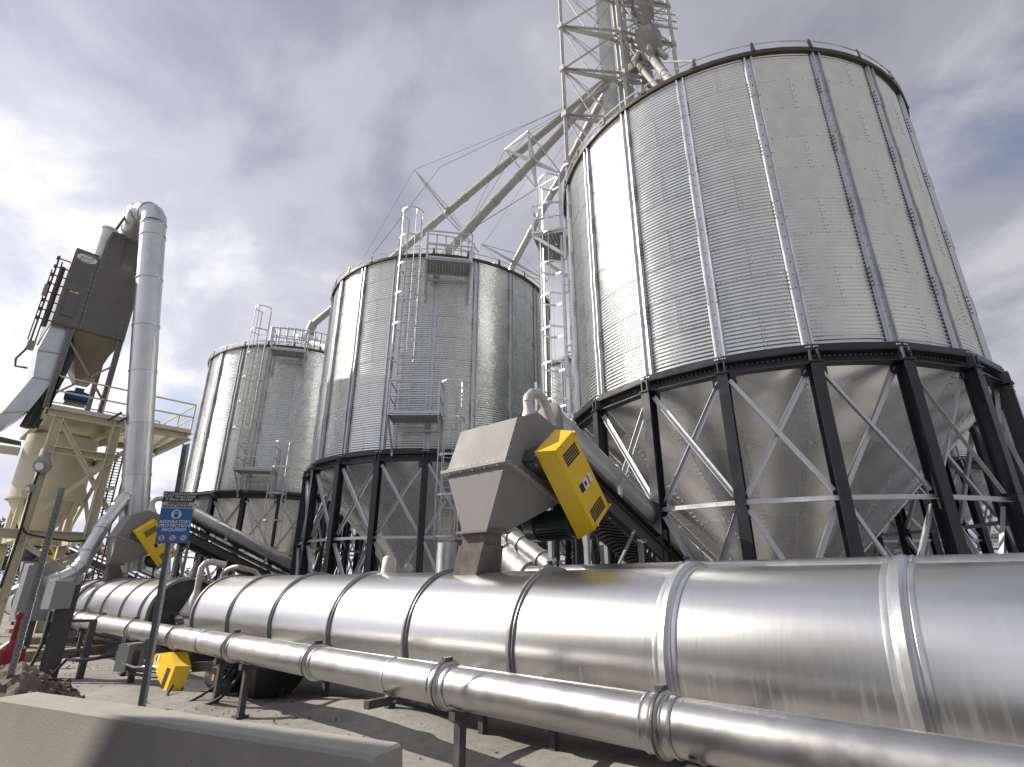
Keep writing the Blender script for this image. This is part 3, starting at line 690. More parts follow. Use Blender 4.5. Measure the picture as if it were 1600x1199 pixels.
    for (qa, qb) in ((D, A), (A, B), (B, C)):
        for i in range(5): y_, z_ = qa[0] + (qb[0] - qa[0]) * (i + .5) / 5, qa[1] + (qb[1] - qa[1]) * (i + .5) / 5; mb.bolt((X1, y_ + (5.3 - y_) * .06, z_ + (1.75 + e - z_) * .06), (1, 0, 0), .010, .008)
    W(mb, 'bolts', GALV, t, 35, 'stuff')
    # drive: bearing blocks, yellow guard, motor
    mb = MB(); c = V((-4.30, 5.30, 1.44 + e)); sl = Matrix.Rotation(math.atan(-.42), 3, 'X')
    mb.box(c, (.20, .44, .17), sl); mb.box(c + V((0, .42, -.20)), (.16, .75, .08), sl); mb.box(c + V((.05, -.12, .05)), (.16, .12, .26), sl)
    mb.tube([c + V((-.1, .28, -.02)), c + V((.35, .28, -.02))], .05, 12); W(mb, 'bearing_block', DARK, t, 30)
    mb = MB()
    for q in ((-.19, .06), (-.19, -.05), (-.1, .0), (.55, -.19), (.7, -.26)): mb.bolt(c + V((.10, q[0], q[1])), (1, 0, 0), .022, .02)
    W(mb, 'bolts', GALV, t, 35, 'stuff')
    Xg = -3.9; TL, TR_, BR, BL = at(868, 704, X=Xg), at(895, 673, X=Xg), at(957, 804, X=Xg), at(929, 829, X=Xg)
    lx = (BL - TL).normalized(); wx = (TR_ - TL).normalized(); wx = (wx - lx * wx.dot(lx)).normalized(); LN = (BL - TL).length; WN = (TR_ - TL).length
    g = lambda a, b, x: TL + lx * (a * LN) + wx * (b * WN) + V((x, 0, 0))
    mb = MB(); dp = -.27
    mb.hull([g(0, 0, 0), g(-.0, 1, 0), g(1.0, 1, 0), g(1.0, 0, 0)], [g(-.05, -.10, dp), g(-.05, 1.06, dp), g(1.07, 1.06, dp), g(1.07, -.10, dp)])
    gd = W(mb, 'drive_guard', YEL, t, 15)
    mb = MB()
    for ba, bb in ((.10, .25), (.80, .95)):
        for i in range(5):
            for j in range(9):
                a = ba + (bb - ba) * (i + .5) / 5; b = .14 + .72 * (j + .5) / 9
                mb.hull([g(a - .011, b - .034, .004), g(a - .011, b + .034, .004), g(a + .011, b + .034, .004), g(a + .011, b - .034, .004)], [g(a - .011, b - .034, -.01), g(a - .011, b + .034, -.01), g(a + .011, b + .034, -.01), g(a + .011, b - .034, -.01)])
    W(mb, 'vent_slots', INK, gd, 0, 'stuff')
    def plate(a0, a1, b0, b1, m, nm, x=.004, par=None):
        o = W(MB().hull([g(a0, b0, x), g(a0, b1, x), g(a1, b1, x), g(a1, b0, x)], [g(a0, b0, .001), g(a0, b1, .001), g(a1, b1, .001), g(a1, b0, .001)]), nm, m, gd, 0); return o
    plate(.49, .60, .22, .86, WHITE, 'warning_label'); plate(.495, .595, .22, .40, INK, 'label_symbol', .006); plate(.49, .60, .66, .72, REDI, 'label_stripe', .006)
    plate(.52, .57, .46, .56, INK, 'label_symbol', .006)
    mb = MB()
    for a, b in ((.0, .22), (.98, .15), (.02, 1.0), (.97, 1.0)): mb.box(g(a, b, .012), (.03, .05, .03)); mb.tube([g(a, b, 0), g(a - .015, b - .05, .05)], .012, 6)
    W(mb, 'latch', YEL, gd)
    mc = V((-4.2, g(1, .1, 0).y - .02, g(.88, .0, 0).z)); mb = MB()
    prof = [(.0, -.80), (.13, -.80), (.19, -.76), (.20, -.62), (.205, -.60), (.205, -.58), (.18, -.57)]
    mb.lathe(prof, mc, (1, 0, 0), 24); mb.lathe([(.175, -.57), (.175, .0), (.0, .0)], mc, (1, 0, 0), 24)
    for i in range(26): an = 2 * pi * i / 26; mb.bar(mc + V((-.56, .185 * cos(an), .185 * sin(an))), mc + V((-.06, .185 * cos(an), .185 * sin(an))), .008, .035, (0, cos(an), sin(an)))
    mb.box(mc + V((-.28, .1, .22)), (.2, .16, .12)); mo = W(mb, 'motor', MOTOR, t, 30)
    W(MB().tube([mc + V((-.3, 0, -.18)), mc + V((-.32, -.0, -.34))], .03, 8).tube([mc + V((-.32, 0, -.34)), mc + V((-.35, .05, -.6)), mc + V((-.5, .3, -.85))], .016, 8), 'motor_cable', RUB, mo)
    # dust pick-up pipe on the hood
    q = V((-4.66, 5.56, 2.13 + e))
    mb = MB(); mb.lathe([(.20, -.12), (.10, .12), (.075, .20), (.075, .30)], q, (0, -.15, 1), 16)
    W(mb, 'pickup_cone', PALE, t, 50)
    W(MB().tube([q + V((0, -.05, .28)), q + V((0, -.03, .36)), q + V((.0, .05, .44)), q + V((0, .17, .47)), q + V((.0, .29, .42)), q + V((0, .36, .32)), q + V((0, .5, .05)), q + V((0, .9, -.55))], .075, 14), 'pickup_pipe', PALE, t, 60)
    return t
DARKH = mat('flange_grey', (.30, .29, .27), 0, .5, .1, 5)
STRAP = mat('strap_grey', (.42, .43, .45), .5, .45, .08, 5)
PALE = mat('pale_duct', (.55, .53, .50), .4, .5, .08, 4, dirt=((.42, .37, .30), 5, .55, .5))
a_, b_ = at(940, 736, X=-4.95), at(1079, 872, X=-4.95)
TUBE0 = (a_.y, a_.z); TSL = (a_.z - b_.z) / (b_.y - a_.y); TUBR = .245

cv = conveyor('grey hopper hood with yellow drive guard on an inclined conveyor, above the long drum')
c2 = copy_tree(cv); c2.location = (-20.0, 4.78, -.08); c2['label'] = 'middle inclined conveyor, its grey hood and yellow guard half behind the blue sign'
c3 = copy_tree(cv); c3.location = (-36.5, 4.9, -.1); c3['label'] = 'farthest inclined conveyor with yellow guard seen between cream tower beams'

# ------------------------------------------------------------------ things on and between the drums
def small_pipe(name, label, pts, r, m=PALE, cone=None, rings=()):
    t = thing(name, label, 'pipe', pts[0])
    W(MB().tube(pts, r, 16), 'pipe', m, t, 60)
    if cone: W(MB().lathe(cone[1], cone[0], cone[2], 18), 'flared_hood', m, t, 50)
    for p, ax in rings: W(MB().lathe([(r, -.02), (r + .012, -.02), (r + .012, .02), (r, .02)], p, ax, 16), 'clamp_ring', GALV, t, 30)
    return t
def arc(c, u, w, r, a0, a1, n=7): return [V(c) + V(u) * (r * cos(a0 + (a1 - a0) * i / n)) + V(w) * (r * sin(a0 + (a1 - a0) * i / n)) for i in range(n + 1)]
zt1 = 1.03 + .76
q = at(304, 935, Y=4.75); q2 = at(313, 897, Y=4.75)
small_pipe('pickup_duct', 'pale upright duct with flared foot between the two drums', [q2 - V((0, 0, .35)), q2 + V((0, 0, .12)), q2 + V((0, .06, .22)), q2 + V((0, .2, .26)), q2 + V((0, .5, .2))], .068, PALE,
           (q2 - V((0, 0, .35)), [(.068, .02), (.08, -.05), (.32, -.55)], (0, 0, 1)), [(q2 - V((0, 0, .02)), (0, 0, 1)), (q2 - V((0, 0, .1)), (0, 0, 1))])
q = at(348, 905, Y=5.16); q.z = zt1 - .06; q_e = at(398, 893, Y=5.9)
small_pipe('elbow_pipe', 'pale elbow pipe rising from the left end of the long drum', [q, q + V((0, 0, .12))] + [q + V((.05 * k, .14 - .14 * cos(k * .22), .12 + .14 * sin(k * .22))) for k in range(1, 8)] + [q_e, q_e + V((.3, .3, -.4))], .058)
q = at(607, 893, Y=5.2); q.z = zt1 - .02
t = thing('inspection_stub', 'short pale stub pipe with cap on top of the long drum', 'stub', q)
W(MB().lathe([(.17, -.03), (.17, .02), (.12, .03), (.11, .12), (.10, .24), (.06, .28), (0, .28)], q, (0, 0, 1), 18), 'stub', PALE, t, 40)
W(MB().lathe([(0, .0), (.07, .0), (.07, .03), (0, .03)], q + V((.16, .25, .10)), (.9, -.1, .3), 16), 'cap', TIN, t, 30)
t = thing('vent_duct', 'plain pale sheet-metal duct standing behind the long drum below a caged ladder', 'duct', (-8.9, 7.6, 0))
a_, b_ = at(684, 893, Y=7.6), at(711, 893, Y=7.6); zz = at(697, 849, Y=7.6).z
W(MB().lathe([((b_.x - a_.x) / 2 * .8, .2), ((b_.x - a_.x) / 2 * .8, zz)], ((a_.x + b_.x) / 2, 7.6, 0), (0, 0, 1), 28).lathe([(0, zz), ((b_.x - a_.x) / 2 * .8, zz)], ((a_.x + b_.x) / 2, 7.6, 0), (0, 0, 1), 28), 'duct_body', TIN, t, 50)
P0, P1 = at(800, 838, Y=7.4), at(870, 893, Y=6.7)
t = thing('branch_pipe', 'shiny ribbed branch pipe slanting down behind the grey hopper chute', 'pipe', P1)
W(MB().tube([P0 + (P0 - P1) * .5, P1], .15, 24), 'pipe', PIPE, t, 60)
for k in (.05, .3, .75): W(MB().lathe([(.15, -.03), (.175, -.03), (.175, .03), (.15, .03)], P0.lerp(P1, k), (P1 - P0), 24), 'joint_flange', PIPE, t, 30)
P0, P1 = at(745, 820, Y=8.4), at(835, 905, Y=7.0)
t = thing('branch_pipe', 'wide bright duct low behind the hopper chute, below the ribbed branch pipe', 'pipe', P1)
W(MB().tube([P0, P1], .30, 28), 'pipe', PIPE, t, 60)
W(MB().lathe([(.30, -.03), (.325, -.03), (.325, .03), (.30, .03)], P0.lerp(P1, .7), (P1 - P0), 28), 'joint_flange', PIPE, t, 30)
# drop box between the drums
t = thing('transfer_box', 'grey sloping transfer box between the two shiny drums', 'hopper', (-13.35, 4.9, 0))
def rect(x0, x1, y0, y1, z): return [V((x0, y0, z)), V((x1, y0, z)), V((x1, y1, z)), V((x0, y1, z))]
W(MB().hull(rect(-14.0, -12.75, 4.5, 5.6, 1.02), rect(-13.75, -13.0, 4.62, 5.3, .35)), 'hopper', HOOD, t, 20)
W(MB().hull(rect(-14.02, -12.7, 4.45, 5.65, 1.06), rect(-14.02, -12.7, 4.45, 5.65, 1.02)), 'rim', DARK, t, 20)
W(MB().hull(rect(-13.7, -13.05, 4.66, 5.26, .35), rect(-13.7, -13.05, 4.66, 5.26, 0)), 'base', DARK, t, 20)

# low belt drive under the pipe
t = thing('belt_drive', 'low yellow belt guard with dark motor on the ground below the pipe', 'machine', (-10.9, 3.55, 0))
G = lambda x, y: at(x, y, Y=3.55)
f = [(240, 1037), (248, 1021), (281, 1020), (292, 1046), (262, 1085), (256, 1080)]
f = [G(*q) for q in ((241, 1030), (247, 1020), (277, 1019), (258, 1088), (251, 1074))]
xax = V((.55, .83, 0)); fr = [V((-11.55, 3.45, .52)), V((-11.30, 3.42, .60)), V((-10.75, 3.50, .60)), V((-10.62, 3.52, .50)), V((-10.95, 3.48, -.02)), V((-11.2, 3.45, .02))]
face = [G(238, 1036), G(243, 1022), G(268, 1019), G(274, 1041), G(257, 1086)]
off = V((.20, .17, .0))
gd = W(MB().prism(face, (0, 0, 0), off), 'drive_guard', YEL, t, 15)
mb = MB(); c0, c1 = face[3], face[4]
for i in range(16):
    k = .12 + .72 * i / 16; p = c0.lerp(c1, k) + (face[0] - c0) * .14; mb.bar(p + V((0, -.004, 0)), p + (face[0] - c0) * .14 + V((0, -.004, .01)), .014, .010)
W(mb, 'vent_slots', INK, gd, 35, 'stuff')
lb = face[1].lerp(face[2], .25) + V((0, -.005, -.07)); W(MB().box(lb, (.16, .004, .10)), 'warning_label', WHITE, gd); W(MB().box(lb + V((-.05, -.004, 0)), (.05, .004, .08)), 'label_symbol', INK, gd)
mc = face[3] + V((.95, .45, -.12)); mb = MB(); mb.lathe([(0, -.36), (.14, -.36), (.17, -.3), (.17, .2), (.13, .26), (0, .26)], mc, (1, .25, 0), 20)
for i in range(20): an = 2 * pi * i / 20; mb.bar(mc + V((-.28, .175 * cos(an), .175 * sin(an))), mc + V((.18, .175 * cos(an), .175 * sin(an))), .008, .03, (0, cos(an), sin(an)))
mb.box(mc + V((.0, -.16, .05)), (.24, .12, .22)); mo = W(mb, 'motor', MOTOR, t, 30)
W(MB().box(mc + V((.03, -.223, .03)), (.07, .006, .09)), 'motor_plate', mat('plate_orange', (.6, .3, .03), 0, .4, .05, 4), mo)
W(MB().bar(face[2] + V((.3, .3, -.22)), face[2] + V((3.0, .9, .0)), .10, .14).bar(face[2] + V((.3, .7, -.22)), face[2] + V((3.0, 1.3, .0)), .10, .14), 'frame_channel', DARK, t)
W(MB().hull(rect(-9.9, -8.6, 4.0, 5.0, .58), rect(-9.5, -9.0, 4.2, 4.8, .02)), 'boot_hopper', DARK, t, 20)
W(MB().box2((-11.2, 3.7, 0), (-9.9, 4.4, .08)), 'base_frame', DARK, t)
pts = [V((-8.9, 3.95, .55)), V((-8.75, 3.8, .35)), V((-8.75, 3.6, .14)), V((-9.0, 3.4, .04)), V((-9.5, 3.3, .03)), V((-10.0, 3.35, .06)), V((-10.3, 3.5, .15))]
t2 = tag(MB().tube(smooth(pts), .022, 10).obj('hose', RUB), 'black hose looping on the sand beside the low belt drive', 'hose'); 
tag(MB().tube(smooth([V((-10.5, 3.3, .03)), V((-10.1, 3.1, .03)), V((-9.6, 3.05, .03)), V((-9.2, 3.3, .05)), V((-9.05, 3.7, .3)), V((-9.0, 3.9, .6))]), .018, 8).obj('hose', RUB), 'thinner black hose lying in front of the low belt drive', 'hose')

# ------------------------------------------------------------------ concrete barrier in front
t = thing('concrete_barrier', 'long sloped concrete barrier across the lower left corner', 'barrier', (-4.4, 1.5, 0))
ZB = .83; pl, pr_ = V((-6.128, .962, 0)), V((-2.712, 2.034, 0)); dx = (pr_ - pl).normalized(); nx = V((dx.y, -dx.x, 0))   # nx towards the camera
prof = [(-.135, ZB - .015), (-.12, ZB), (.12, ZB), (.14, ZB - .02), (.185, .42), (.20, .36), (.36, .18), (.37, 0), (-.37, 0), (-.36, .18), (-.20, .36), (-.18, .42)]
bm = bmesh.new(); nseg = 160; rows = []
for i in range(nseg + 1):
    s = i / nseg; p = pl.lerp(pr_, s); sh = 1.0 if 0 < i < nseg else .965
    rows.append([bm.verts.new(p + nx * (u * sh) + V((0, 0, z if z < .01 else z - (1 - sh) * .35 + .003 * hnoise(s * 9, u * 7 + z * 5, 2) + (.005 * min(0, hnoise(s * 70, u * 9 + z * 9, 1, 3) + .25) if z > .7 else 0)))) for u, z in prof])
for i in range(nseg):
    for j in range(len(prof)): bm.faces.new((rows[i][j], rows[i][(j + 1) % len(prof)], rows[i + 1][(j + 1) % len(prof)], rows[i + 1][j]))
bm.faces.new(rows[0]); bm.faces.new(list(reversed(rows[-1]))); bmesh.ops.recalc_face_normals(bm, faces=bm.faces)
me = bpy.data.meshes.new('barrier_body'); bm.to_mesh(me); me.materials.append(CONC); me.polygons.foreach_set('use_smooth', [True] * len(me.polygons)); me.set_sharp_from_angle(angle=rad(24))
o = link('barrier_body', me, t); o.location = -t.location

# ------------------------------------------------------------------ sign post with the hazard signs
def text(body, size, loc, M, m, parent, bold=.0, shear=.0, sx=1.0, name='lettering'):
    c = bpy.data.curves.new('txt', 'FONT'); c.body = body; c.size = size; c.align_x = 'CENTER'; c.align_y = 'CENTER'; c.offset = bold; c.shear = shear; c.resolution_u = 3; c.space_character = 1.05
    o = bpy.data.objects.new('txt', c); COL.objects.link(o); bpy.context.view_layer.update()
    me = bpy.data.meshes.new_from_object(o.evaluated_get(bpy.context.evaluated_depsgraph_get())); bpy.data.objects.remove(o); bpy.data.curves.remove(c)
    me.materials.clear(); me.materials.append(m); me.name = name
    return link(name, me, parent, M @ TR(*loc) @ Matrix.Diagonal((sx, 1, 1, 1)))
DP = 6.35
top, foot = at(291, 694, D=DP), at(222, 1100, D=DP); ax = (top - foot).normalized(); foot = foot - ax * (foot.z + .1) / ax.z
t = thing('hazard_sign', 'blue and black warning sign on a leaning perforated post behind the barrier', 'sign', foot)
view = V((foot.x, foot.y, 0)).normalized(); zz = ax; yy = (view - zz * view.dot(zz)).normalized(); xx = yy.cross(zz)
B3 = Matrix((xx, yy, zz)).transposed().to_4x4()     # x to the right, y away, z along the post
ln = (top - foot).length
def holes_post(L0, m):
    mb = MB(); w = .028
    mb.extr([(-w, -.016), (-w + .005, -.016), (-w + .005, .014), (w - .005, .014), (w - .005, -.016), (w, -.016), (w, .019), (-w, .019)], (0, 0, 0), (0, 0, L0), (0, 1, 0))
    k = 0
    while k * .0508 + .05 < L0:
        z = .05 + k * .0508; mb.lathe([(0, 0), (.0075, 0)], (.0355, .0, z), (1, 0, 0), 8, 1); mb.lathe([(0, 0), (.0075, 0)], (.0, .0125, z), (0, -1, 0), 8, 1); k += 1
    return mb
po = holes_post(ln, 0).obj('post', [POSTG, WHITEH if 'WHITEH' in globals() else BOXG], t, 25); po.matrix_local = B3 @ Matrix.Rotation(rad(-38), 4, 'Z')
def on(x, y):                                        # photo position to sign coordinates
    p = at(x, y, D=DP - .05) - foot; return p.dot(xx), p.dot(zz)
xs = [on(253, 769), on(303, 768), on(245, 849), on(297, 849)]
cx = sum(p[0] for p in xs) / 4; SWd = (xs[1][0] - xs[0][0] + xs[3][0] - xs[2][0]) / 2; zt, zb = (xs[0][1] + xs[1][1]) / 2, (xs[2][1] + xs[3][1]) / 2; SH = zt - zb

Ms = B3 @ TR(cx, -.05, zb) @ Matrix.Rotation(pi / 2, 4, 'X')      # local: x right, y up, z towards the viewer
def panel(name, y0, y1, m, z=0):
    o = MB().box2((-SWd / 2, SH * y0, z), (SWd / 2, SH * y1, z + .004)).obj(name, m, t, 20); o.matrix_local = Ms; return o
hp_ = panel('header_plate', .795, 1.0, INK, .002); gp_ = panel('hazard_plate', .667, .795, SIGNG); bp_ = panel('blue_plate', 0, .667, SIGNB); ID = Matrix.Identity(4)
for s, y in (("NO UNAUTHORIZED", .955), ("ENTRY WHILE SAND", .897), ("IS BEING MOVED", .840)): text(s, SH * .060, (0, SH * y, .009), ID, WHITE, hp_, SH * .0012, .18, .98)
for s, y in (("AIRBORNE", .762), ("SILICA HAZARD", .703)): text(s, SH * .066, (0, SH * y, .007), ID, INK, gp_, SH * .0016, .0, 1.02 if len(s) > 9 else 1.12)
for s, y in (("RESPIRATORY", .405), ("PROTECTION", .330), ("REQUIRED", .255)): text(s, SH * .082, (0, SH * y, .007), ID, WHITE, bp_, SH * .0026, .15, 1.0)
def disc(name, r0, r1, c, z, m, n=32):
    o = MB().lathe([(r0, 0), (r1, 0)], (c[0], c[1], z), (0, 0, 1), n).obj(name, m, bp_, 0, fix=False); return o
disc('mask_symbol', 0, SH * .088, (0, SH * .555), .0062, WHITE)
mb = MB(); c0 = V((0, SH * .555, .0075)); u = SH * .088
mb.lathe([(0, 0), (u * .50, 0)], c0 + V((0, u * .28, 0)), (0, 0, 1), 20); mb.box(c0 + V((0, -.32 * u, 0)), (.72 * u, .62 * u, .001)); mb.add([c0 + V((-.46 * u, -.1 * u, .0005)), c0 + V((.46 * u, -.1 * u, .0005)), c0 + V((.2 * u, -.72 * u, .0005)), c0 + V((-.2 * u, -.72 * u, .0005))], [(0, 1, 2, 3)])
mb.obj('mask_pictogram', SIGNB, bp_, 0)
mb = MB(); mb.box(c0 + V((0, .30 * u, .002)), (.78 * u, .16 * u, .001)); mb.obj('mask_visor', WHITE, bp_, 0)
for k, x in enumerate((-.33, 0, .33)):
    c = (SWd * x, SH * .10); r = SH * .062
    disc('prohibition_disc', 0, r, c, .0062, WHITE); disc('prohibition_ring', r * .82, r, c, .0074, REDI)
    mb = MB(); c0 = V((c[0], c[1], .0078))
    if k == 0: mb.lathe([(0, 0), (r * .16, 0)], c0 + V((0, r * .45, 0)), (0, 0, 1), 10); mb.bar(c0 + V((0, r * .3, 0)), c0 + V((0, -.1 * r, 0)), .3 * r, .001); mb.bar(c0 + V((0, 0, 0)), c0 + V((-.3 * r, -.62 * r, 0)), .14 * r, .001); mb.bar(c0 + V((0, 0, 0)), c0 + V((.3 * r, -.62 * r, 0)), .14 * r, .001)
    elif k == 1: mb.bar(c0 + V((0, r * .3, 0)), c0 + V((0, -.55 * r, 0)), .5 * r, .001); mb.bar(c0 + V((-.3 * r, r * .4, 0)), c0 + V((.3 * r, .4 * r, 0)), .12 * r, .001)
    else: mb.bar(c0 + V((-.6 * r, -.25 * r, 0)), c0 + V((.55 * r, -.25 * r, 0)), .16 * r, .001); mb.bar(c0 + V((.1 * r, .1 * r, 0)), c0 + V((.5 * r, .45 * r, 0)), .1 * r, .001)
    mb.obj('prohibition_pictogram', INK, bp_, 0)
    MB().bar((c[0] - r * .62, c[1] + r * .62, .009), (c[0] + r * .62, c[1] - r * .62, .009), .16 * r, .001).obj('prohibition_bar', REDI, bp_, 0)
for y in (.99, .68, .12): 
    o = MB().bolt((0, SH * y - .01, .006), (0, 0, 1), .008, .006).obj('bolt', GALV, t); o.matrix_local = Ms
# ------------------------------------------------------------------ bucket elevator tower and spouts
LLp, NLp = at(877, 50, D=20.1), at(968, 50, D=21.0)
LL, NL = V((LLp.x, LLp.y, 0)), V((NLp.x, NLp.y, 0)); FRp = at(1014, 61, Z=29.3); FR = NL + (V((FRp.x, FRp.y, 0)) - NL).normalized() * (LL - NL).length; FL = LL + FR - NL
legs = [LL, NL, FR, FL]; TZ = [0.6 + 3.07 * i for i in range(13)]; off_ = 29.3 - TZ[9]; TZ = [z + off_ for z in TZ]; TOPZ = 39.
cen = (LL + FR) / 2
t = thing('elevator_tower', 'tall pale steel lattice tower behind the largest silo', 'tower', cen)
for p in legs: W(MB().extr([(-.08, -.08), (.08, -.08), (.08, .08), (-.08, .08)], p, p + V((0, 0, TOPZ)), (LL - NL).normalized()), 'leg', LATT, t)
for k, z in enumerate(TZ):
    for i in range(4):
        a, b = legs[i], legs[(i + 1) % 4]; zz = V((0, 0, z)); W(MB().ell(a + zz, b + zz, .12, .012).bar(a + zz + V((0, 0, .02)), b + zz + V((0, 0, .02)), .10, .02), 'girt', LATT, t)
        if k + 1 < len(TZ):
            z2 = V((0, 0, TZ[k + 1]))
            W(MB().bar(a + zz, b + z2, .09, .05), 'brace', LATT, t)
            if i in (1, 3): W(MB().bar((a + zz).lerp(b + zz, .5), (a + z2).lerp(b + z2, .0), .05, .04).bar((a + zz).lerp(b + zz, .5), (b + z2), .05, .04), 'brace', LATT, t)
            if i in (0, 2): W(MB().tube([b + zz, a + z2], .022, 6), 'tie_rod', LATT, t)
    if k % 1 == 0: W(MB().bar(legs[0] + V((0, 0, z - .05)), legs[2] + V((0, 0, z - .05)), .08, .06).bar(legs[1] + V((0, 0, z - .07)), legs[3] + V((0, 0, z - .07)), .08, .06), 'cross_tie', LATT, t)
    for p in legs: W(MB().box(p + V((0, 0, z)), (.28, .28, .30)), 'gusset', LATT, t)
ux = (NL - LL).normalized(); uy = (FL - LL).normalized()
pf = lambda a, b, z: LL + ux * a + uy * b + V((0, 0, z)); TW = (NL - LL).length
for z, a0, a1, b0, b1 in ((33.4, .6, TW - .5, -.9, 1.6), (30.6, TW * .62, TW + .1, TW * .5, TW + .3), (36.0, .2, TW + .3, .2, TW + .3)):
    W(MB().hull([pf(a0, b0, z), pf(a1, b0, z), pf(a1, b1, z), pf(a0, b1, z)], [pf(a0, b0, z + .12), pf(a1, b0, z + .12), pf(a1, b1, z + .12), pf(a0, b1, z + .12)]), 'deck', LATT, t, 20)
    for q in ((a0, b0), (a1, b0), (a1, b1), (a0, b1)): W(MB().bar(pf(*q, z), pf(*q, z + 1.2), .05, .05), 'rail_post', LATT, t)
    for h in (.6, 1.15):
        mb = MB()
        for q, r_ in (((a0, b0), (a1, b0)), ((a1, b0), (a1, b1)), ((a1, b1), (a0, b1)), ((a0, b1), (a0, b0))): mb.bar(pf(*q, z + h), pf(*r_, z + h), .04, .04)
        W(mb, 'guard_rail', LATT, t)
# ladder inside the right hand face
t = thing('tower_ladder', 'caged ladder rising inside the right side of the lattice tower', 'ladder', pf(TW - .3, 1.7, 0))
la = lambda b, z, a=0: pf(TW - .32 - a, 1.5 + b, z)
for b in (0, .42): W(MB().bar(la(b, 0), la(b, TOPZ), .04, .04), 'rail', GALV, t)
for i in range(100): W(MB().tube([la(0, 10 + i * .29), la(.42, 10 + i * .29)], .013, 5), 'rung', GALV, t)
for i in range(22):
    z = 12 + i * 1.2; mb = MB(); P = [la(.21 + .42 * cos(pi * k / 8), z, .55 * sin(pi * k / 8)) for k in range(9)]
    for p, q in zip(P, P[1:]): mb.bar(p, q, .012, .06)
    W(mb, 'cage_hoop', GALV, t, 60)
for k in (1, 3, 5, 7): W(MB().bar(la(.21 + .42 * cos(pi * k / 8), 12, .55 * sin(pi * k / 8)), la(.21 + .42 * cos(pi * k / 8), TOPZ, .55 * sin(pi * k / 8)), .04, .012), 'cage_bar', GALV, t)
# elevator casings
ec = at(948, 80, D=21.6)
t = thing('bucket_elevator', 'pale blue-grey twin casing of the bucket elevator inside the tower', 'elevator', (ec.x, ec.y, 0))
cb = V((ec.x, ec.y, 0)); vy = uy
for s, w_ in ((0, .42), (.95, .42)):
    for k in range(13):
        c = cb + uy * s; z0, z1 = k * 3.0, k * 3.0 + 2.985; h = w_ / 2; e2 = .42 / 2
        ps = [c - ux * h - uy * e2, c + ux * h - uy * e2, c + ux * h + uy * e2, c - ux * h + uy * e2]
        W(MB().hull([p + V((0, 0, z0)) for p in ps], [p + V((0, 0, z1)) for p in ps]), 'casing_section', LEGB, t, 20)
        W(MB().hull([c + (p - c) * 1.12 + V((0, 0, z1 - .03)) for p in ps], [c + (p - c) * 1.12 + V((0, 0, z1 + .015)) for p in ps]), 'flange', LATT, t, 20)
W(MB().bar(cb + uy * .5 + ux * .42, cb + uy * .5 + ux * .42 + V((0, 0, 38)), .06, .06), 'conduit', DARK, t)
dc = pf(TW * .78, TW * .72, 0)
t = thing('distributor', 'round grey distributor drums in the right part of the tower', 'distributor', dc)
W(MB().lathe([(.25, 32.4), (.30, 32.0), (.62, 31.9), (.62, 31.2), (.55, 31.1), (.25, 30.3), (.22, 29.7)], dc, (0, 0, 1), 12), 'upper_body', DISTM, t, 20)
W(MB().lathe([(.22, 29.7), (.78, 29.5), (.82, 29.3), (.82, 28.5), (.78, 28.3), (.35, 27.4), (0, 27.4)], dc, (0, 0, 1), 12), 'lower_body', DISTM, t, 20)
for k in range(3): W(MB().box(dc + V((-.5 + .5 * k, -.7 + .2 * k, 27.0 - .9 * k)), (.5, .45, .5), RZ(k).to_3x3()).bar(dc + V((-.5 + .5 * k, -.7, 26.4 - .9 * k)), dc + V((.6 - .3 * k, .6, 26.2 - .9 * k)), .12, .12), 'gate_box', DISTM, t, 20)
for k in range(6): an = k * pi / 3; W(MB().tube([dc + V((.6 * cos(an), .6 * sin(an), 28.0)), dc + V((.95 * cos(an), .95 * sin(an), 27.2))], .16, 12), 'nozzle', LATT, t, 40)

SPM = mat('spout_paint', (.36, .352, .32), .25, .5, .08, 2, dirt=((.3, .27, .2), 1.5, .6, .4))
def spout(p0, p1, r, label, braces=(), secs=7, roll=0.0):
    t = thing('spout_pipe', label, 'pipe', p1, 0, 'sloping spouts from the tower'); d = (p1 - p0).normalized(); L_ = (p1 - p0).length
    for i in range(secs):
        W(MB().tube([p0.lerp(p1, i / secs), p0.lerp(p1, (i + 1) / secs)], r, 18), 'pipe_section', SPM, t, 60)
        if i: W(MB().lathe([(r, -.16), (r + .03, -.16), (r + .03, .16), (r, .16)], p0.lerp(p1, i / secs), d, 18), 'collar', SPM, t, 30)
    vw_ = ((p0 + p1) / 2 - V((0, 0, EYE))).normalized(); n1 = d.cross(vw_).normalized(); n2 = d.cross(n1)
    if roll: q = Matrix.Rotation(roll, 3, d); n1 = q @ n1; n2 = q @ n2
    for k, A, B in braces:
        c = p0.lerp(p1, k)
        for n_, m_, l_ in ((n1, n2, A), (n2, n1, B)):
            mb = MB()
            for s in (1, -1):
                w = .17; base = [c + m_ * w + d * .05, c - m_ * w + d * .05, c - m_ * w - d * .05, c + m_ * w - d * .05]; tip = c + n_ * (s * l_)
                mb.hull(base, [tip + m_ * .025 + d * .02, tip - m_ * .025 + d * .02, tip - m_ * .025 - d * .02, tip + m_ * .025 - d * .02])
            W(mb, 'king_post', GALV, t, 20)
        T = [c + n1 * A, c + n2 * B, c - n1 * A, c - n2 * B]
        for i in range(4): W(MB().bar(T[i], T[(i + 1) % 4], .045, .045), 'frame_strut', GALV, t)
        for i in range(4): W(MB().tube([p0.lerp(p1, max(0, k - .42)), T[i], p0.lerp(p1, min(1, k + .40))], .009, 5, False), 'guy_cable', DARK, t)
    return t
Dm = hypot(16.3, 13.59); Dl = hypot(28.39, 13.25)
spout(at(945, 126, D=21.3), at(487, 509, D=Dl), .20, 'longest sloping spout pipe with a star brace, from tower to left silo', ((.503, 2.8, 2.3),), 9)
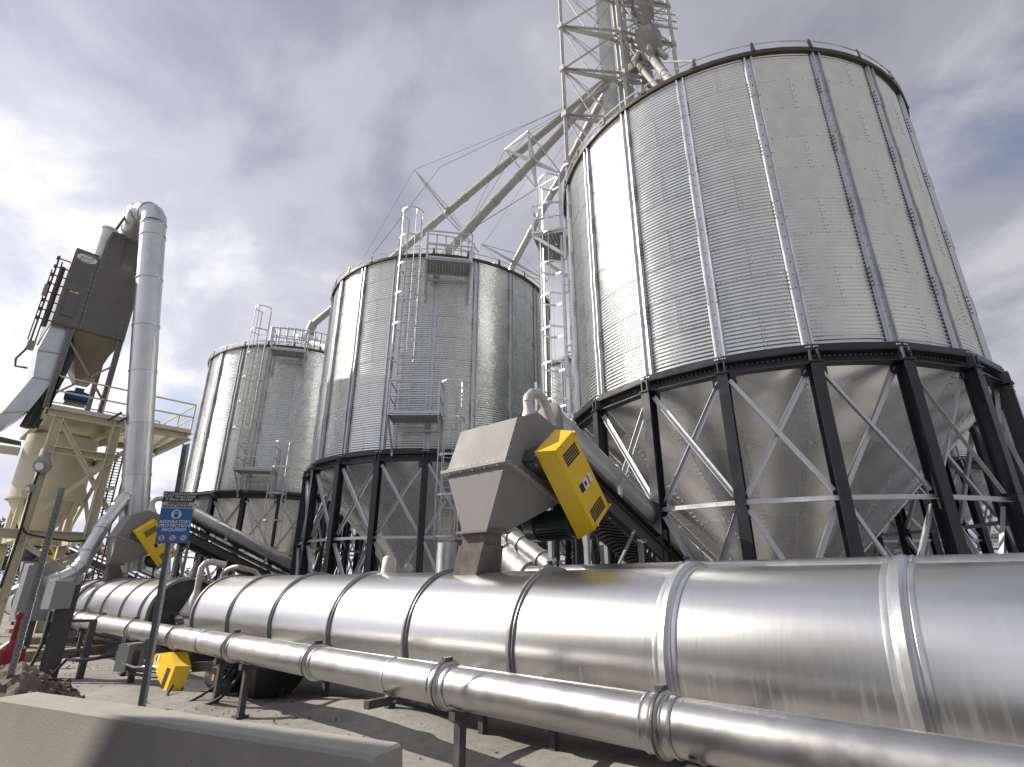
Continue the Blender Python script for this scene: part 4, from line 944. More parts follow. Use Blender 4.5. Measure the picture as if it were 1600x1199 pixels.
e_s = at(487, 509, D=Dl); o = W(MB().tube([e_s + V((.12, .05, .2)), e_s - V((.1, 0, .25)), e_s - V((.15, 0, 1.2))], .26, 18).lathe([(.26, 0), (.5, -.3), (.55, -.9)], e_s - V((.15, 0, .5)), (0, 0, 1), 18), 'inlet_boot', SPM, bpy.data.objects['spout_pipe'], 40)
spout(at(948, 129, D=21.4), at(694, 399, D=Dm), .21, 'sloping spout pipe with a star brace, from tower to middle silo roof', ((.49, 1.75, 1.75),), 7, rad(38))
spout(at(950, 139, D=22.0), at(716, 574, D=hypot(28.4, 25.3)), .21, 'steep spout pipe passing behind the right shoulder of the middle silo', ((.54, 2.5, 1.6),), 7)
spout(at(1000, 70, D=23.0), at(1100, 190, D=15.2), .17, 'pale spout pipe from the tower onto the roof of the largest silo', (), 4)
spout(at(985, 88, D=22.6), at(1060, 176, D=16.5), .12, 'thinner second spout pipe beside the one onto the largest silo', (), 3)
for a, b, lb in (((585, 396), (778, 0), ''),):
    pass
tag(MB().tube([at(583, 397, D=20.5), at(687, 262, D=22), at(884, 166, D=20)], .010, 5, False).obj('guy_cable', DARK), 'thin guy cable from the tower over a star brace to the middle silo', 'cable')
t = thing('roof_davit', 'small dark davit frame at the roof edge of the largest silo, right of the tower', 'davit', at(1060, 135, D=14.5))
W(MB().bar(at(1060, 138, D=14.5), at(1086, 92, D=14.5), .06, .06).bar(at(1035, 97, D=14.8), at(1082, 96, D=14.5), .05, .05), 'arm', LATT, t)

# ------------------------------------------------------------------ cream tower with tank, baghouse and duct at the left
XF, XB = -22.9, -26.6
A = lambda x, y, dx=0.0: at(x, y, X=XF + dx)
c1 = A(95, 641); zd = c1.z; yR = A(298, 672).y; y1 = c1.y; y2 = A(175, 697).y
t = thing('cream_tower', 'cream painted steel support tower with railed platform at the left', 'tower', ((XF + XB) / 2, (y1 + y2) / 2, 0))
for x in (XF, XB):
    for y in (y1, y2): W(MB().ibeam(V((x, y, 0)), V((x, y, zd - .2)), .26, .26, .03, (0, 1, 0)), 'column', CREAM, t, 20)
def chan(a, b, h, w=.10, nm='beam', m=None): return W(MB().extr([(-w, -h / 2), (w, -h / 2), (w, -h / 2 + .03), (-w + .03, -h / 2 + .03), (-w + .03, h / 2 - .03), (w, h / 2 - .03), (w, h / 2), (-w, h / 2)], a, b), nm, m or CREAM, t, 20)
zb = A(100, 838).z
for x in (XF, XB):
    chan(V((x, y1 - .3, zd - .12)), V((x, yR, zd - .12)), .26); chan(V((x, y1 - .9, zb)), V((x, y2 + .4, zb)), .30); chan(V((x, y1, zd - 1.35)), V((x, y2 + .3, zd - 1.35)), .24)
for y in (y1 - .3, y2, yR): chan(V((XF, y, zd - .12)), V((XB - 1.2, y, zd - .12)), .26)
for y in (y1, y2): chan(V((XF, y, zb)), V((XB, y, zb)), .30); chan(V((XF, y, zd - 1.35)), V((XB, y, zd - 1.35)), .24)
W(MB().box2((XB, y1 - .3, zd + .005), (XF, y2 + .6, zd + .03)), 'deck_plate', CREAM, t, 20)
mb = MB(); n = 22
for i in range(n): y = y2 + .6 + (yR - y2 - .6) * (i + .5) / n; mb.box(((XF + XB) / 2, y, zd - .02), (XF - XB, .045, .05))
W(mb, 'deck_grating', CREAM, t, 20, 'stuff')
W(MB().box2((XF - .02, y1 - .32, zd + .03), (XF + .01, yR, zd + .15)).box2((XB, y1 - .33, zd + .03), (XF, y1 - .31, zd + .15)), 'toe_board', CREAM, t, 20)
def rails(pts, h=1.15):
    for p in pts: W(MB().bar(p, p + V((0, 0, h)), .05, .05), 'rail_post', CREAM, t)
    for hh in (h, h * .55):
        for p, q in zip(pts, pts[1:]): W(MB().bar(p + V((0, 0, hh)), q + V((0, 0, hh)), .05, .05), 'guard_rail', CREAM, t)
rails([V((XF, y1 - .3 + (yR - y1 + .3) * k / 3, zd)) for k in range(4)]); rails([V((XF - .05, yR, zd)), V(((XF + XB) / 2, yR, zd)), V((XB, yR, zd))])
rails([V((XF, y1 - .3, zd)), V((XF - 1.8, y1 - .3, zd)), V((XB, y1 - .3, zd))]); rails([V((XB, y1 - .2 + (yR - y1) * k / 3, zd)) for k in range(4)])
for a, b in (((93, 655), (168, 798)), ((198, 703), (62, 800)), ((33, 848), (104, 893)), ((162, 850), (0, 936)), ((205, 725), (268, 678)), ((30, 900), (150, 856))):
    W(MB().extr([(-.07, 0), (.07, 0), (.07, .02), (-.05, .02), (-.05, .12), (-.07, .12)], A(*a, .02), A(*b, .02), (1, 0, 0)), 'brace', CREAM, t, 20)
for s in (0, 1):
    y = (y1, y2)[s]; W(MB().bar(V((XF, y, zb + .2)), V((XB, y, zd - 1.5)), .10, .10).bar(V((XB, y, zb + .2)), V((XF, y, zd - 1.5)), .10, .10), 'brace', CREAM, t)
W(MB().bar(A(148, 768), A(180, 763), .12, .12).bar(A(120, 700, -2), A(180, 690, -2), .16, .2), 'beam', CREAM, t)
# cylindrical tank
tc_ = at(88, 728, X=-24.7); Rt = 1.02; zt_, zl = at(88, 676, X=-23.6).z, at(88, 779, X=-23.6).z
t = thing('cream_tank', 'cream cylindrical tank with conical bottom hung inside the cream tower', 'tank', (tc_.x, tc_.y, zl - 1.4))
W(MB().lathe([(0, zt_ + .06), (Rt, zt_), (Rt, zl)], (tc_.x, tc_.y, 0), (0, 0, 1), 48), 'shell', CREAM, t, 40)
W(MB().lathe([(Rt, zl), (.22, zl - 1.35), (.22, zl - 1.5)], (tc_.x, tc_.y, 0), (0, 0, 1), 48), 'cone', CREAM, t, 40)
W(MB().lathe([(Rt + .002, zl + .03), (Rt + .06, zl + .02), (Rt + .06, zl - .04), (Rt, zl - .05)], (tc_.x, tc_.y, 0), (0, 0, 1), 48), 'ring', CREAM, t, 40)
W(MB().lathe([(.30, zl - 1.5), (.30, zl - 1.56), (.2, zl - 1.6), (.2, zl - 1.9), (.3, zl - 1.94), (.3, zl - 2.0), (0, zl - 2.0)], (tc_.x, tc_.y, 0), (0, 0, 1), 24).tube([V((tc_.x, tc_.y, zl - 1.75)), V((tc_.x + .5, tc_.y + .5, zl - 1.75))], .05, 8), 'valve', DARK, t, 40)
for k in range(4): an = pi / 4 + k * pi / 2; q = V((tc_.x + Rt * .98 * cos(an), tc_.y + Rt * .98 * sin(an), 0)); W(MB().bar(q + V((0, 0, zl + .2)), q + V((0, 0, zb)), .12, .12), 'leg', CREAM, t)
# baghouse filter
bl, br_, z0, z1, z2 = A(100, 446).y, A(209, 481).y, A(140, 519).z, A(168, 409).z, A(196, 364).z; ym = A(139, 458).y
t = thing('baghouse_filter', 'tall dark grey baghouse filter on the cream tower beside the shiny stack', 'filter', (XF - 1.6, (bl + br_) / 2, zd))
Xb2 = XF - 2.9
W(MB().box2((Xb2, bl, z0), (XF - .01, br_, z1)), 'filter_body', BAG, t, 20)
W(MB().box2((XF - .012, bl + .01, z0 + .01), (XF + .012, ym - .01, z1 + .12)), 'side_panel', BAG, t, 20); W(MB().box2((XF - .012, ym + .01, z0 + .01), (XF + .012, br_ - .01, z1 - .02)), 'side_panel', BAG, t, 20)
mb = MB()
for i in range(14):
    z = z0 + (z1 - z0) * (i + .5) / 14
    for y in (bl + .05, ym - .05, ym + .05, br_ - .05): mb.bolt((XF + .012, y, z), (1, 0, 0), .014, .01)
for i in range(12):
    for z in (z0 + .35, (z0 + z1) / 2 + .1, z1 - .3): mb.bolt((XF + .012, bl + (br_ - bl) * (i + .5) / 12, z + .02 * (i % 3)), (1, 0, 0), .012, .01)
W(mb, 'bolt_row', GALV, t, 30, 'stuff')
dA, dB = A(107, 452), A(120, 497); da = V((XF + .02, bl + .16, z0 + .35)); db = V((XF + .05, ym - .24, z0 + 1.35))
ad = W(MB().box2(da, db), 'access_door', BAG, t, 20)
W(MB().box2((XF + .05, da.y + .03, db.z - .09), (XF + .056, da.y + .14, db.z - .04)), 'door_sticker', YEL, ad); W(MB().box2((XF + .05, db.y - .16, db.z - .09), (XF + .056, db.y - .03, db.z - .05)), 'door_sticker', WHITE, ad)
lg = V((XF + .014, A(136, 405).y, A(136, 405).z)); e_ = lambda a, b, x: [lg + V((x, a * cos(2 * pi * k / 32), b * sin(2 * pi * k / 32))) for k in range(32)]
oe = W(MB().prism(e_(.30, .165, .0), (0, 0, 0), (.004, 0, 0)), 'oval_emblem', WHITE, t, 0); 
mb = MB()
for s in (1, -1):
    for k in range(9):
        a0 = (pi * .15 if s > 0 else pi * 1.15) + k * .18; f = lambda r, a: lg + V((.006, .27 * r * cos(a), .145 * r * sin(a))); mb.add([f(1, a0), f(1, a0 + .19), f(.80, a0 + .19), f(.80, a0)], [(0, 1, 2, 3)])
W(mb, 'emblem_arcs', SIGNB, oe, 0)
mb = MB()
for k in range(6): y = -.17 + k * .065; mb.box(lg + V((.007, y, -.0)), (.002, .022, .085)); mb.box(lg + V((.007, y + .018, .03 * (-1) ** k)), (.002, .03, .018))
W(mb, 'emblem_letters', INK, oe, 0)
hy0 = A(157, 404).y + .12
W(MB().hull([V((XF - .05, hy0, z1)), V((XF - .05, br_, z1)), V((Xb2 + .8, br_, z1)), V((Xb2 + .8, hy0, z1))], [V((XF - .2, hy0 + .06, z2)), V((XF - .2, br_ - .02, z2)), V((Xb2 + 1.0, br_ - .02, z2)), V((Xb2 + 1.0, hy0 + .06, z2))]), 'top_plenum', BAG, t, 20)
for y in (hy0 + .55, br_ - .25): W(MB().bar(V((XF - .03, y, z1)), V((XF - .18, y, z2)), .04, .05), 'stiffening_rib', BAG, t)
for k in range(4): W(MB().bar(V((XF - .1 - k * .15, hy0 - .03 - k * .0, z1 + .02)), V((XF - .2 - k * .15, hy0 + .03, z2 - .05)), .05, .03), 'stiffening_rib', BAG, t)
oc = at(163, 385, X=XF - 1.1); W(MB().lathe([(.27, z1), (.27, at(160, 358, X=XF - 1.1).z), (.30, at(160, 358, X=XF - 1.1).z), (.30, at(160, 355, X=XF - 1.1).z), (.25, at(160, 355, X=XF - 1.1).z)], (oc.x, oc.y, 0), (0, 0, 1), 24), 'air_outlet', TIN, t, 40)
hb = z0 - 1.55; hm = (ym + br_) / 2 + .05
W(MB().hull([V((XF - .15, ym - .1, z0)), V((XF - .15, br_ - .12, z0)), V((Xb2 + .2, br_ - .12, z0)), V((Xb2 + .2, ym - .1, z0))], [V((XF - 1.2, hm - .25, hb)), V((XF - 1.2, hm + .2, hb)), V((XF - 1.7, hm + .2, hb)), V((XF - 1.7, hm - .25, hb))]), 'dust_hopper', BAGT, t, 20) if 'BAGT' in globals() else None
for y in (ym - .16, br_ - .1):
    for x in (XF - .1, Xb2 + .15): W(MB().ibeam(V((x, y, zd)), V((x, y, z0)), .17, .17, .02, (0, 1, 0)), 'leg', BAGL, t, 20)
W(MB().bar(V((XF - .1, ym - .1, z0 - .5)), V((XF - .1, br_ - .1, zd + .6)), .09, .06).bar(V((XF - .1, br_ - .1, z0 - 1.0)), V((XF - .1, ym - .1, zd + .5)), .09, .06), 'brace', BAGL, t)
# manifold of pulse valves on the left edge of the box
t = thing('valve_manifold', 'row of dark red pipes and valves along the left edge of the baghouse', 'pipework', (XF - .6, bl - .3, z0))
for k, (dy, r_, m_) in enumerate(((-.34, .03, REDP), (-.22, .025, REDP), (-.16, .09, DARK), (-.42, .02, DARK))): W(MB().tube([V((XF - .35, bl + dy, z0 - (.7 if k != 2 else .1))), V((XF - .35, bl + dy, z1 - .25 - .2 * k))], r_, 10), 'pipe', m_, t, 50)
for i in range(8):
    z = z0 + .15 + i * (z1 - z0 - .5) / 7; W(MB().tube([V((XF - .35, bl - .36, z)), V((XF - .35, bl, z))], .025, 8).lathe([(0, -.05), (.07, -.05), (.07, .05), (0, .05)], (XF - .35, bl - .36, z), (0, 1, 0), 10), 'valve', REDP if i % 2 else DARK, t, 40)
W(MB().box((XF - .3, bl - .42, z0 + 1.2), (.14, .12, .4)), 'junction_box', BOXG, t); W(MB().box((XF - .3, bl - .30, z0 - .9), (.2, .2, .3)), 'junction_box', BOXG, t)
W(MB().tube([V((XF - .3, bl - .34, z0 - .7)), V((XF - .3, bl - .40, z0 - 1.1)), V((XF - .2, bl - .55, z0 - 1.5)), V((XF - .2, bl - .5, z0 - 1.75)), V((XF - .3, bl - .2, z0 - 1.7))], .035, 8), 'hose', REDP, t, 50)
# pale duct sweeping down to the left
t = thing('inlet_duct', 'pale bent sheet-metal duct sweeping down left from the dark baghouse', 'duct', A(50, 600))
st_ = [((83, 502), (116, 511)), ((59, 546), (97, 552)), ((52, 588), (84, 594)), ((4, 644), (46, 641)), ((-40, 668), (10, 664))]
for (a, b), (c, d) in zip(st_, st_[1:]):
    q = [A(*p, -.25) for p in (a, b, d, c)]; bk = V((-1.25, 0, 0)); W(MB().hull([q[0], q[1], q[1] + bk, q[0] + bk], [q[3], q[2], q[2] + bk, q[3] + bk]), 'duct_section', TIN, t, 20)
for (a, b) in st_[1:4]:
    q0, q1 = A(*a, -.22), A(*b, -.22); W(MB().bar(q0, q1, .06, .06), 'joint_strip', GALV, t)
t = thing('drain_pipe', 'dark pipe bundle sloping down beside the pale duct', 'pipe', A(60, 620))
for k in range(3): W(MB().tube([A(112 + 4 * k, 520 + 6 * k, -.8), A(84 + 5 * k, 590, -.8), A(38 + 7 * k, 668, -.8)], .14, 10), 'pipe', (DARK, BLACK, DARK)[k], t, 50)
m_ = at(120, 621, X=XF - .7)
t = thing('blue_motor', 'blue electric motor on the deck of the cream tower', 'motor', m_)
W(MB().lathe([(0, -.36), (.17, -.34), (.22, -.2), (.22, .2), (.17, .34), (0, .36)], m_, (.2, 1, 0), 18), 'motor_body', BLUE, t, 30); W(MB().box(m_ + V((.1, 0, .22)), (.2, .26, .16)), 'terminal_box', BLUE, t); W(MB().box(m_ - V((0, 0, .24)), (.5, .6, .08)), 'base', DARK, t)
# stack
t = thing('exhaust_stack', 'tall shiny round duct with elbow at its top, left of the silos', 'duct', at(204, 893, X=-21.6))
SX = lambda x, y, X=-21.5: at(x, y, X=X)
axis = [SX(204, 893), SX(214, 740), SX(226, 540), SX(240, 352)]; rs = .415
cut = [893, 782, 743, 665, 583, 512, 440, 372, 352]
def along(y):
    ys = [893, 740, 540, 352]
    for (ya, a), (yb, b) in zip(zip(ys, axis), zip(ys[1:], axis[1:])):
        if ya >= y >= yb: return a.lerp(b, (ya - y) / (ya - yb))
    return axis[-1]
for a, b in zip(cut, cut[1:]):
    p, q = along(a), along(b); W(MB().tube([p, q], rs, 32, False), 'duct_section', TIN, t, 60); d = (q - p).normalized()
    W(MB().lathe([(rs, -.02), (rs + .025, -.02), (rs + .025, .02), (rs, .02)], q, d, 32), 'seam_ring', TIN, t, 30)
top = axis[-1]; dn = (top - along(440)).normalized(); hz = V((-1, -.55, 0)).normalized(); Re = .62
el = [top + dn * .02] + [top + hz * (Re - Re * cos(k * pi / 8)) + V((0, 0, Re * sin(k * pi / 8) + .05)) for k in range(1, 6)]
endp = V((XF - 1.1, br_ - .5, z2 - .1)); el += [el[-1] + (endp - el[-1]) * .45, endp]
W(MB().tube(el, [rs] * 5 + [rs, rs * .95, rs * .9][:len(el) - 5], 32), 'elbow', TIN, t, 60)
for k in (3, 5, 6): W(MB().lathe([(rs, -.02), (rs + .03, -.02), (rs + .03, .02), (rs, .02)], el[k], (el[k] - el[k - 1]), 32), 'seam_ring', TIN, t, 30)
W(MB().bar(SX(182, 358, -22.6), SX(206, 326, -22.6), .08, .08).bar(SX(202, 334, -22.6), SX(224, 341, -21.9), .08, .08).bar(SX(168, 658), SX(190, 645), .08, .08).bar(SX(184, 661), SX(206, 648), .08, .08), 'stay_bracket', DARK, t)
br0 = along(755)
pts = [br0, SX(165, 815, -21.0), SX(140, 858, -20.6), SX(127, 884, -20.4), SX(114, 896, -20.3), SX(98, 904, -20.2), SX(72, 912, -20.1)]
t = thing('branch_duct', 'shiny branch duct slanting down left from the tall stack', 'duct', pts[-1])
W(MB().tube(pts, .20, 24), 'duct_body', TIN, t, 60)
for k, f in ((0, .35), (1, .3), (2, .2), (3, 0), (4, 0), (5, .3)):
    p = pts[k].lerp(pts[k + 1], f); W(MB().lathe([(.2, -.025), (.225, -.025), (.225, .025), (.2, .025)], p, pts[k + 1] - pts[k], 24), 'seam_ring', TIN, t, 30)
# low pipes behind the middle hood
t = thing('twin_pipe', 'bright ribbed pipe bend and stub behind the grey hood at left', 'pipe', at(195, 893, X=-23))
W(MB().tube([at(185, 902, X=-22.5), at(190, 880, X=-22.5), at(202, 872, X=-22.6), at(240, 868, X=-23), at(252, 885, X=-23)], .26, 20), 'pipe', TIN, t, 60)
# ladder, lamps, cable on the cream tower
t = thing('access_ladder', 'slim dark ladder behind the cream tower and the tall duct', 'ladder', at(145, 800, X=-25.6))
p, q = at(150, 800, X=-25.5), at(174, 706, X=-25.5); sd = V((0, .42, 0))
for k, m_ in ((0, REDP), (.5, DARK), (1, DARK), (1.4, REDP)): W(MB().bar(p + sd * k - V((0, 0, 3)), q + sd * k, .05, .05), 'rail', m_, t)
for i in range(22): W(MB().bar(p.lerp(q, i / 21), p.lerp(q, i / 21) + sd, .03, .03), 'rung', DARK, t)
def lamp(x, y, r, label):
    c = A(x, y, .22); c = V((XF + .22, y1 + .0, c.z)) if False else c; t = thing('flood_light', label, 'lamp', c); n = V((.8, -.55, -.35)).normalized()
    W(MB().lathe([(0, -.06), (r, -.06), (r * 1.02, -.02), (r * .9, .03), (r * .55, .05), (r * .5, .11), (0, .12)], c, n, 10), 'housing', BOXG, t, 25)
    W(MB().lathe([(0, .122), (r * .46, .115)], c, n, 20), 'lens', WHITE, t); W(MB().bar(c, c - V((.22, 0, 0)), .06, .06), 'bracket', BOXG, t)
lamp(65, 728, .27, 'octagonal grey flood light on the leaning cream column'); lamp(47, 763, .14, 'small round light below the flood light on the cream column')
cpts = [A(60, 738, .2), A(50, 765, .2), A(40, 800, .2), A(29, 838, .2), A(14, 880, .2), A(0, 920, .2)]
tag(MB().tube(cpts, .035, 8).obj('cable', RUB), 'black cable running down the cream column below the flood light', 'cable')
tag(MB().tube([A(36, 825, .22), A(38, 832, .3), A(48, 836, .3), A(80, 842, .26), A(110, 846, .24), A(140, 845, .2)], .03, 8).obj('cable', RUB), 'black cable sagging along the cream cross beam', 'cable')
t = thing('side_walkway', 'cream beam and dark walkway edge at the far left under the pale duct', 'walkway', at(10, 690, X=-25))
W(MB().hull([at(-60, 668, X=-25), at(33, 690, X=-25), at(33, 690, X=-28), at(-60, 668, X=-28)], [at(-60, 682, X=-25), at(33, 697, X=-25), at(33, 697, X=-28), at(-60, 682, X=-28)]), 'walkway_deck', DARK, t, 20)
W(MB().bar(at(-60, 694, X=-25), at(30, 706, X=-25), .2, .26), 'beam', CREAM, t)

# ------------------------------------------------------------------ small things in the left foreground
t = thing('switch_post', 'pair of dark posts carrying a grey enclosure left of the pipe', 'post', at(75, 1066, Z=0))
b0 = at(72, 1064, D=14.0); b0.z = 0; h_ = at(112, 914, D=14.0).z; b1 = b0 + V((.35, .42, 0))
W(MB().extr([(-.15, -.08), (.15, -.08), (.15, .08), (.135, .08), (.135, -.065), (-.135, -.065), (-.135, .08), (-.15, .08)], b0, b0 + V((0, 0, h_)), (-1, .2, 0)), 'post', DARK, t, 20); W(MB().bar(b1, b1 + V((0, 0, 1.0)), .10, .14), 'post', DARK, t); W(MB().bar(b0 + V((0, 0, .45)), b1 + V((0, 0, .45)), .06, .05).bar(b0 + V((0, 0, .98)), b1 + V((0, 0, .98)), .06, .05), 'tie', DARK, t)
c = at(92, 930, D=13.8); W(MB().box(c, (.24, .36, .48), RZ(rad(20)).to_3x3()), 'enclosure', BOXG, t, 20); W(MB().box(c + V((-.10, -.20, 0)), (.02, .02, .42), RZ(rad(20)).to_3x3()), 'door_edge', WORN, t)
for k in range(2): q = c + V((.1 * k - .05, -.05, -.28)); W(MB().tube([q, q - V((0, 0, .55)), q + V((-.12 - .06 * k, -.05, -.95)), q + V((.05, .1, -1.3)), V((b0.x + .4, b0.y + .2, .42))], .024, 8), 'conduit', (BOXG, RUB)[k], t, 50)
t = thing('switch_box', 'grey switch box with conduits on a short dark stem beside the low guard', 'box', at(203, 1070, Z=0))
b0 = at(203, 1068, Z=0); c = V((b0.x - .12, b0.y - .05, at(192, 1028, D=hypot(b0.x, b0.y)).z)); hz_ = .44
W(MB().box(c, (.26, .34, hz_), RZ(rad(25)).to_3x3()), 'enclosure', BOXG, t, 20); W(MB().bar(b0, b0 + V((0, 0, c.z + .1)), .09, .09), 'stem', DARK, t)
for k in range(3): W(MB().tube([c + V((.1, -.12 + .05 * k, -.08 - .06 * k)), c + V((.35, .0, -.14 - .05 * k)), c + V((.8, .15, -.1 - .08 * k)), c + V((1.5, .4, -.2))], .022, 8), 'conduit', (GALV, RUB, RUB)[k], t, 50)
cq = smooth([at(106, 1030, D=13.4), at(125, 1032, D=13.2), at(150, 1029, D=13.0), at(178, 1024, D=12.9)])
tag(MB().tube(cq, .03, 8).obj('conduit', RUB), 'black conduit strung low between the dark posts and the switch box', 'conduit')
tb = thing('steel_cabinet', 'pale grey cabinet behind the leaning posts, left of the branch duct', 'cabinet', at(60, 950, D=22))
c = at(58, 925, D=21); W(MB().box(c, (.5, .75, 1.5), RZ(rad(15)).to_3x3()), 'cabinet_body', BOXG, tb, 20); W(MB().box(c + V((.27, -.1, .05)), (.02, .6, 1.3), RZ(rad(15)).to_3x3()), 'door', BOXG, tb, 20); W(MB().bar((c.x, c.y, 0), (c.x, c.y, c.z - .7), .3, .3), 'stand', DARK, tb)
p, q = at(98, 762, D=9.0), at(14, 1066, D=9.0)
t = thing('perforated_post', 'slanting perforated steel post standing in the dirt heap at left', 'post', q)
ax2 = (p - q).normalized(); W(MB().extr([(-.032, -.02), (-.026, -.02), (-.026, .015), (.026, .015), (.026, -.02), (.032, -.02), (.032, .022), (-.032, .022)], q, p, (view)), 'channel', POSTG, t, 25)
mb = MB(); n = int((p - q).length / .05); vw = V((q.x, q.y, 0)).normalized()
for i in range(n): mb.lathe([(0, 0), (.007, 0)], q.lerp(p, (i + .5) / n) - vw * .0 + V((0, 0, 0)) - vw * .016, -vw, 8)
W(mb, 'hole_row', INK, t, 0, 'stuff')
# dirt heap
hc = at(28, 1085, D=8.4); hc.z = 0
mb = MB(); n = 70; hs = at(5, 1052, D=8.4).z
for j in range(n + 1):
    for i in range(n + 1):
        u, v = (i / n - .5) * 2, (j / n - .5) * 2; r2 = u * u + v * v
        h = hs * max(0, math.exp(-r2 * 2.6) - .07) + .13 * hnoise(u * 5, v * 5, 1, 4) * max(0, 1 - r2) + .07 * hnoise(u * 14, v * 14, 1, 9) * max(0, 1 - r2) + .035 * hnoise(u * 33, v * 33, 1, 2) * max(0, 1 - r2)
        mb.v.append(hc + V((u * 1.7 - .9, v * 1.15 + .15, max(-.02, h))))
mb.f = [(j * (n + 1) + i, j * (n + 1) + i + 1, (j + 1) * (n + 1) + i + 1, (j + 1) * (n + 1) + i) for j in range(n) for i in range(n)]; mb.m = [0] * len(mb.f)
for i in range(140):
    a, r = random.uniform(0, 2 * pi), random.uniform(.1, 1.1) ** .7; u, v = r * cos(a), r * sin(a); r2 = u * u + v * v
    h = hs * max(0, math.exp(-r2 * 2.6) - .07); s = random.uniform(.02, .07); c = hc + V((u * 1.7 - .9, v * 1.15 + .15, h + s * .2))
    mb.add([c + V((sin(k * 2.1 + i) * s, cos(k * 2.1 + i) * s, s * .5 * sin(k * 1.3 + i))) for k in range(3)] + [c + V((sin(k * 2.1 + i + 1) * s * .8, cos(k * 2.1 + i + 1) * s * .8, s * (.4 + .5 * cos(k + i)))) for k in range(3)], [(0, 1, 4, 3), (1, 2, 5, 4), (2, 0, 3, 5), (3, 4, 5), (0, 2, 1)])
o = mb.obj('dirt_heap', DIRT, ang=0); tag(o, 'brown lumpy dirt heap behind the left end of the barrier', 'dirt heap'); 
# red smokers' post
b0 = at(8, 1042, Z=0); s_ = 1.0; Dr = hypot(b0.x, b0.y); hh = at(30, 957, D=Dr).z; k_ = hh / 1.0
t = thing('butt_bin', 'dark red plastic cigarette bin with a tall neck at the left edge', 'bin', b0)
W(MB().lathe([(0, 0), (.27 * k_, 0), (.27 * k_, .05), (.255 * k_, .30 * hh), (.24 * k_, .34 * hh), (.08 * k_, .45 * hh), (.06 * k_, .5 * hh)], b0, (0, 0, 1), 28), 'base', RED, t, 40)
W(MB().lathe([(.055 * k_, .47 * hh), (.045 * k_, .88 * hh)], b0, (0, 0, 1), 18), 'neck', RED, t, 40)
W(MB().lathe([(.05 * k_, .86 * hh), (.075 * k_, .89 * hh), (.08 * k_, .95 * hh), (.05 * k_, 1.0 * hh), (0, 1.01 * hh)], b0, (0, 0, 1), 18), 'head', RED, t, 40)
# timbers and footings on the slab
for i, (x0_, y0_, x1_, y1_, h, lb) in enumerate(((25, 1036, 75, 1030, .22, 'pale timber beam on the ground nearest the red bin'), (75, 1030, 160, 1020, .18, 'dark timber beam on the ground behind the dark posts'), (20, 1008, 120, 1004, .16, 'long timber on the slab below the left end of the pipe'), (10, 990, 90, 985, .15, 'farthest timber on the ground near the left edge'))):
    a, b = at(x0_, y0_, Z=0), at(x1_, y1_, Z=0); tag(MB().bar(a + V((0, 0, h / 2)), b + V((0, 0, h / 2)), .3, h).obj('timber_beam', WOOD, ang=20), lb, 'timber', 'timbers on the slab')
t = at(30, 1062, D=9.6); tag(MB().box((t.x, t.y, .16), (.5, .4, .33), RZ(.3).to_3x3()).obj('concrete_block', CONC, ang=20), 'small pale concrete block behind the dirt heap', 'block')
mb = MB()
for i in range(1500):                                                     # crumbs and stones lying on the slab
    x, y = random.uniform(-16, -1.5), random.uniform(1.6, 4.6); s = random.choice((.008, .01, .014, .02, .03)) * random.uniform(.6, 1.2); c = V((x, y, max(-.03, ground_h(x, y)) + s * .3))
    if hnoise(x, y, .9, 5) < -.05: continue
    r3 = [V((random.uniform(-1, 1), random.uniform(-1, 1), random.uniform(-.5, .7))).normalized() * s for _ in range(4)]; mb.add([c + q for q in r3], [(0, 1, 2), (0, 2, 3), (0, 3, 1), (1, 3, 2)])
o = mb.obj('gravel', DIRT, ang=0); o['kind'] = 'stuff'; o['label'] = 'loose crumbs and stones on the sandy slab'
# background trees beyond the plant
def tree(x, y, h, label, seed):
    random.seed(seed); t = thing('background_tree', label, 'tree', (x, y, 0), 0, 'trees beyond the plant')
    mb = MB(); mb.tube([V((x, y, 0)), V((x + .2, y, h * .3)), V((x, y + .2, h * .7))], [h * .035, h * .025, h * .008], 8)
    for i in range(9): a = random.uniform(0, 2 * pi); z = h * random.uniform(.25, .6); mb.tube([V((x, y, z)), V((x + cos(a) * h * .22, y + sin(a) * h * .22, z + h * .18))], [h * .012, h * .004], 6)
    W(mb, 'trunk', BARK, t, 50)
    mb = MB(); cl = [(random.gauss(0, .17), random.gauss(0, .17), random.uniform(.38, .92)) for _ in range(22)]
    for i in range(2600):
        c = random.choice(cl); k = 1 - abs(c[2] - .6) * .7; p = V((x + h * (c[0] * k + random.gauss(0, .05)), y + h * (c[1] * k + random.gauss(0, .05)), h * (c[2] + random.gauss(0, .045)))); s = h * .018
        a, b = V((random.gauss(0, 1), random.gauss(0, 1), random.gauss(0, 1))).normalized() * s, V((random.gauss(0, 1), random.gauss(0, 1), random.gauss(0, 1))).normalized() * s
        mb.add([p - a, p + b, p + a, p - b], [(0, 1, 2, 3)])
    W(mb, 'crown', LEAF, t, 0, 'stuff', ) if False else W(mb, 'crown', LEAF, t, 0)
for k, (px_, D, h, lb) in enumerate(((-8, 85, 9, 'dark tree beyond the plant at the left edge'), (14, 110, 8, 'lower tree beyond the plant, second from the left edge'), (770, 120, 9, 'tree far behind, glimpsed between the legs of two silos'), (1545, 95, 8, 'tree far behind at the right, seen through black silo legs'))):
    p = at(px_, 905, D=D); tree(p.x, p.y, h, lb, 11 + k)
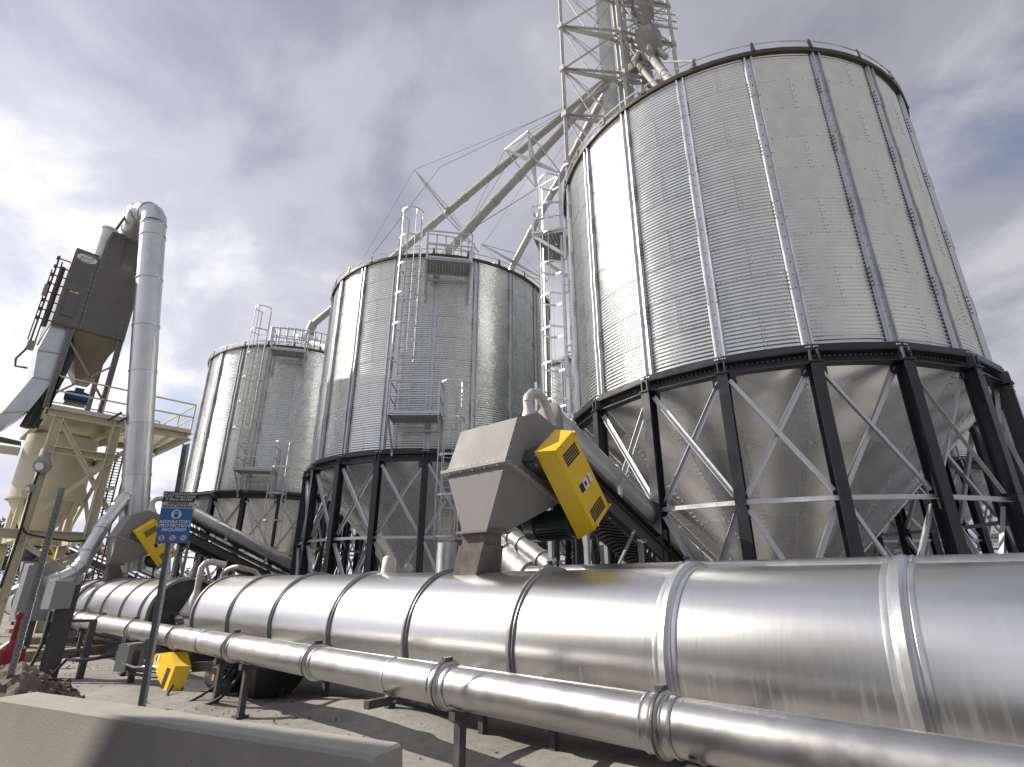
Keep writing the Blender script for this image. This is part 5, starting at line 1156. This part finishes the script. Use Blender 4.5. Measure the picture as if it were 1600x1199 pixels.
def far_wood():
    mb = MB(); random.seed(5)
    for i in range(9000):
        a = rad(-60 + 125 * random.random()); D = random.uniform(170, 215); z = random.random() ** 1.4 * (4.5 + 2.5 * hnoise(a * 14, 1, 1, 3)); p = (fwv * cos(a) + rtv * sin(a)) * D + V((0, 0, z)); s = .55
        q, b = V((random.gauss(0, 1), random.gauss(0, 1), random.gauss(0, 1))).normalized() * s, V((random.gauss(0, 1), random.gauss(0, 1), random.gauss(0, 1))).normalized() * s
        mb.add([p - q, p + b, p + q, p - b], [(0, 1, 2, 3)])
    o = mb.obj('far_wood', LEAF, ang=0, fix=False); o['kind'] = 'stuff'; o['label'] = 'low dark band of distant trees along the horizon'
far_wood()
# low equipment shed between the silo legs, far back
t = thing('far_shed', 'long low pale shed far behind the silo legs', 'shed', (-5, 60, 0))
W(MB().hull(rect(-30, 18, 58, 66, 0), rect(-30, 18, 58, 66, 3.4)), 'wall', BOXG, t, 20); W(MB().hull(rect(-30.4, 18.4, 57.6, 66.4, 3.4), rect(-30.4, 18.4, 61.8, 62.2, 4.6)), 'roof', GALV, t, 20)
# conveyor gallery under the silos
t = thing('underfloor_conveyor', 'low dark trough conveyor crossing under the silo cones', 'conveyor', (-10, 13.6, 0))
W(MB().box2((-32, 13.3, .35), (2, 13.9, .75)), 'trough', DARK, t, 20)
for k in range(12): W(MB().bar((-31 + k * 3, 13.6, 0), (-31 + k * 3, 13.6, .35), .12, .5), 'leg', DARK, t)
# unseen block added outside the frame at the left to shade the barrier
S_ = at(178, 1106, Z=.83); tt = (6.6 - .83) / SUN.z; K = S_ + SUN * tt + dx * .72; d1 = Matrix.Rotation(rad(1.5), 3, 'Z') @ dx; d2 = V((d1.y, -d1.x, 0))
t = thing('shade_block', 'unseen tall block left of the viewer, added to shade the concrete barrier', 'shadow caster', (K.x, K.y, 0))
def quad(a0, a1, b0, b1, z): return [V((K.x, K.y, z)) + d1 * a + d2 * b for a, b in ((a0, b0), (a1, b0), (a1, b1), (a0, b1))]
W(MB().hull(quad(0, 9, 0, 5, 0), quad(0, 9, 0, 5, 6.35)), 'wall', BOXG, t, 20); W(MB().hull(quad(0, 9, 0, 5, 6.35), quad(0, 9, 0, 5, 6.6)), 'roof', GALV, t, 20)
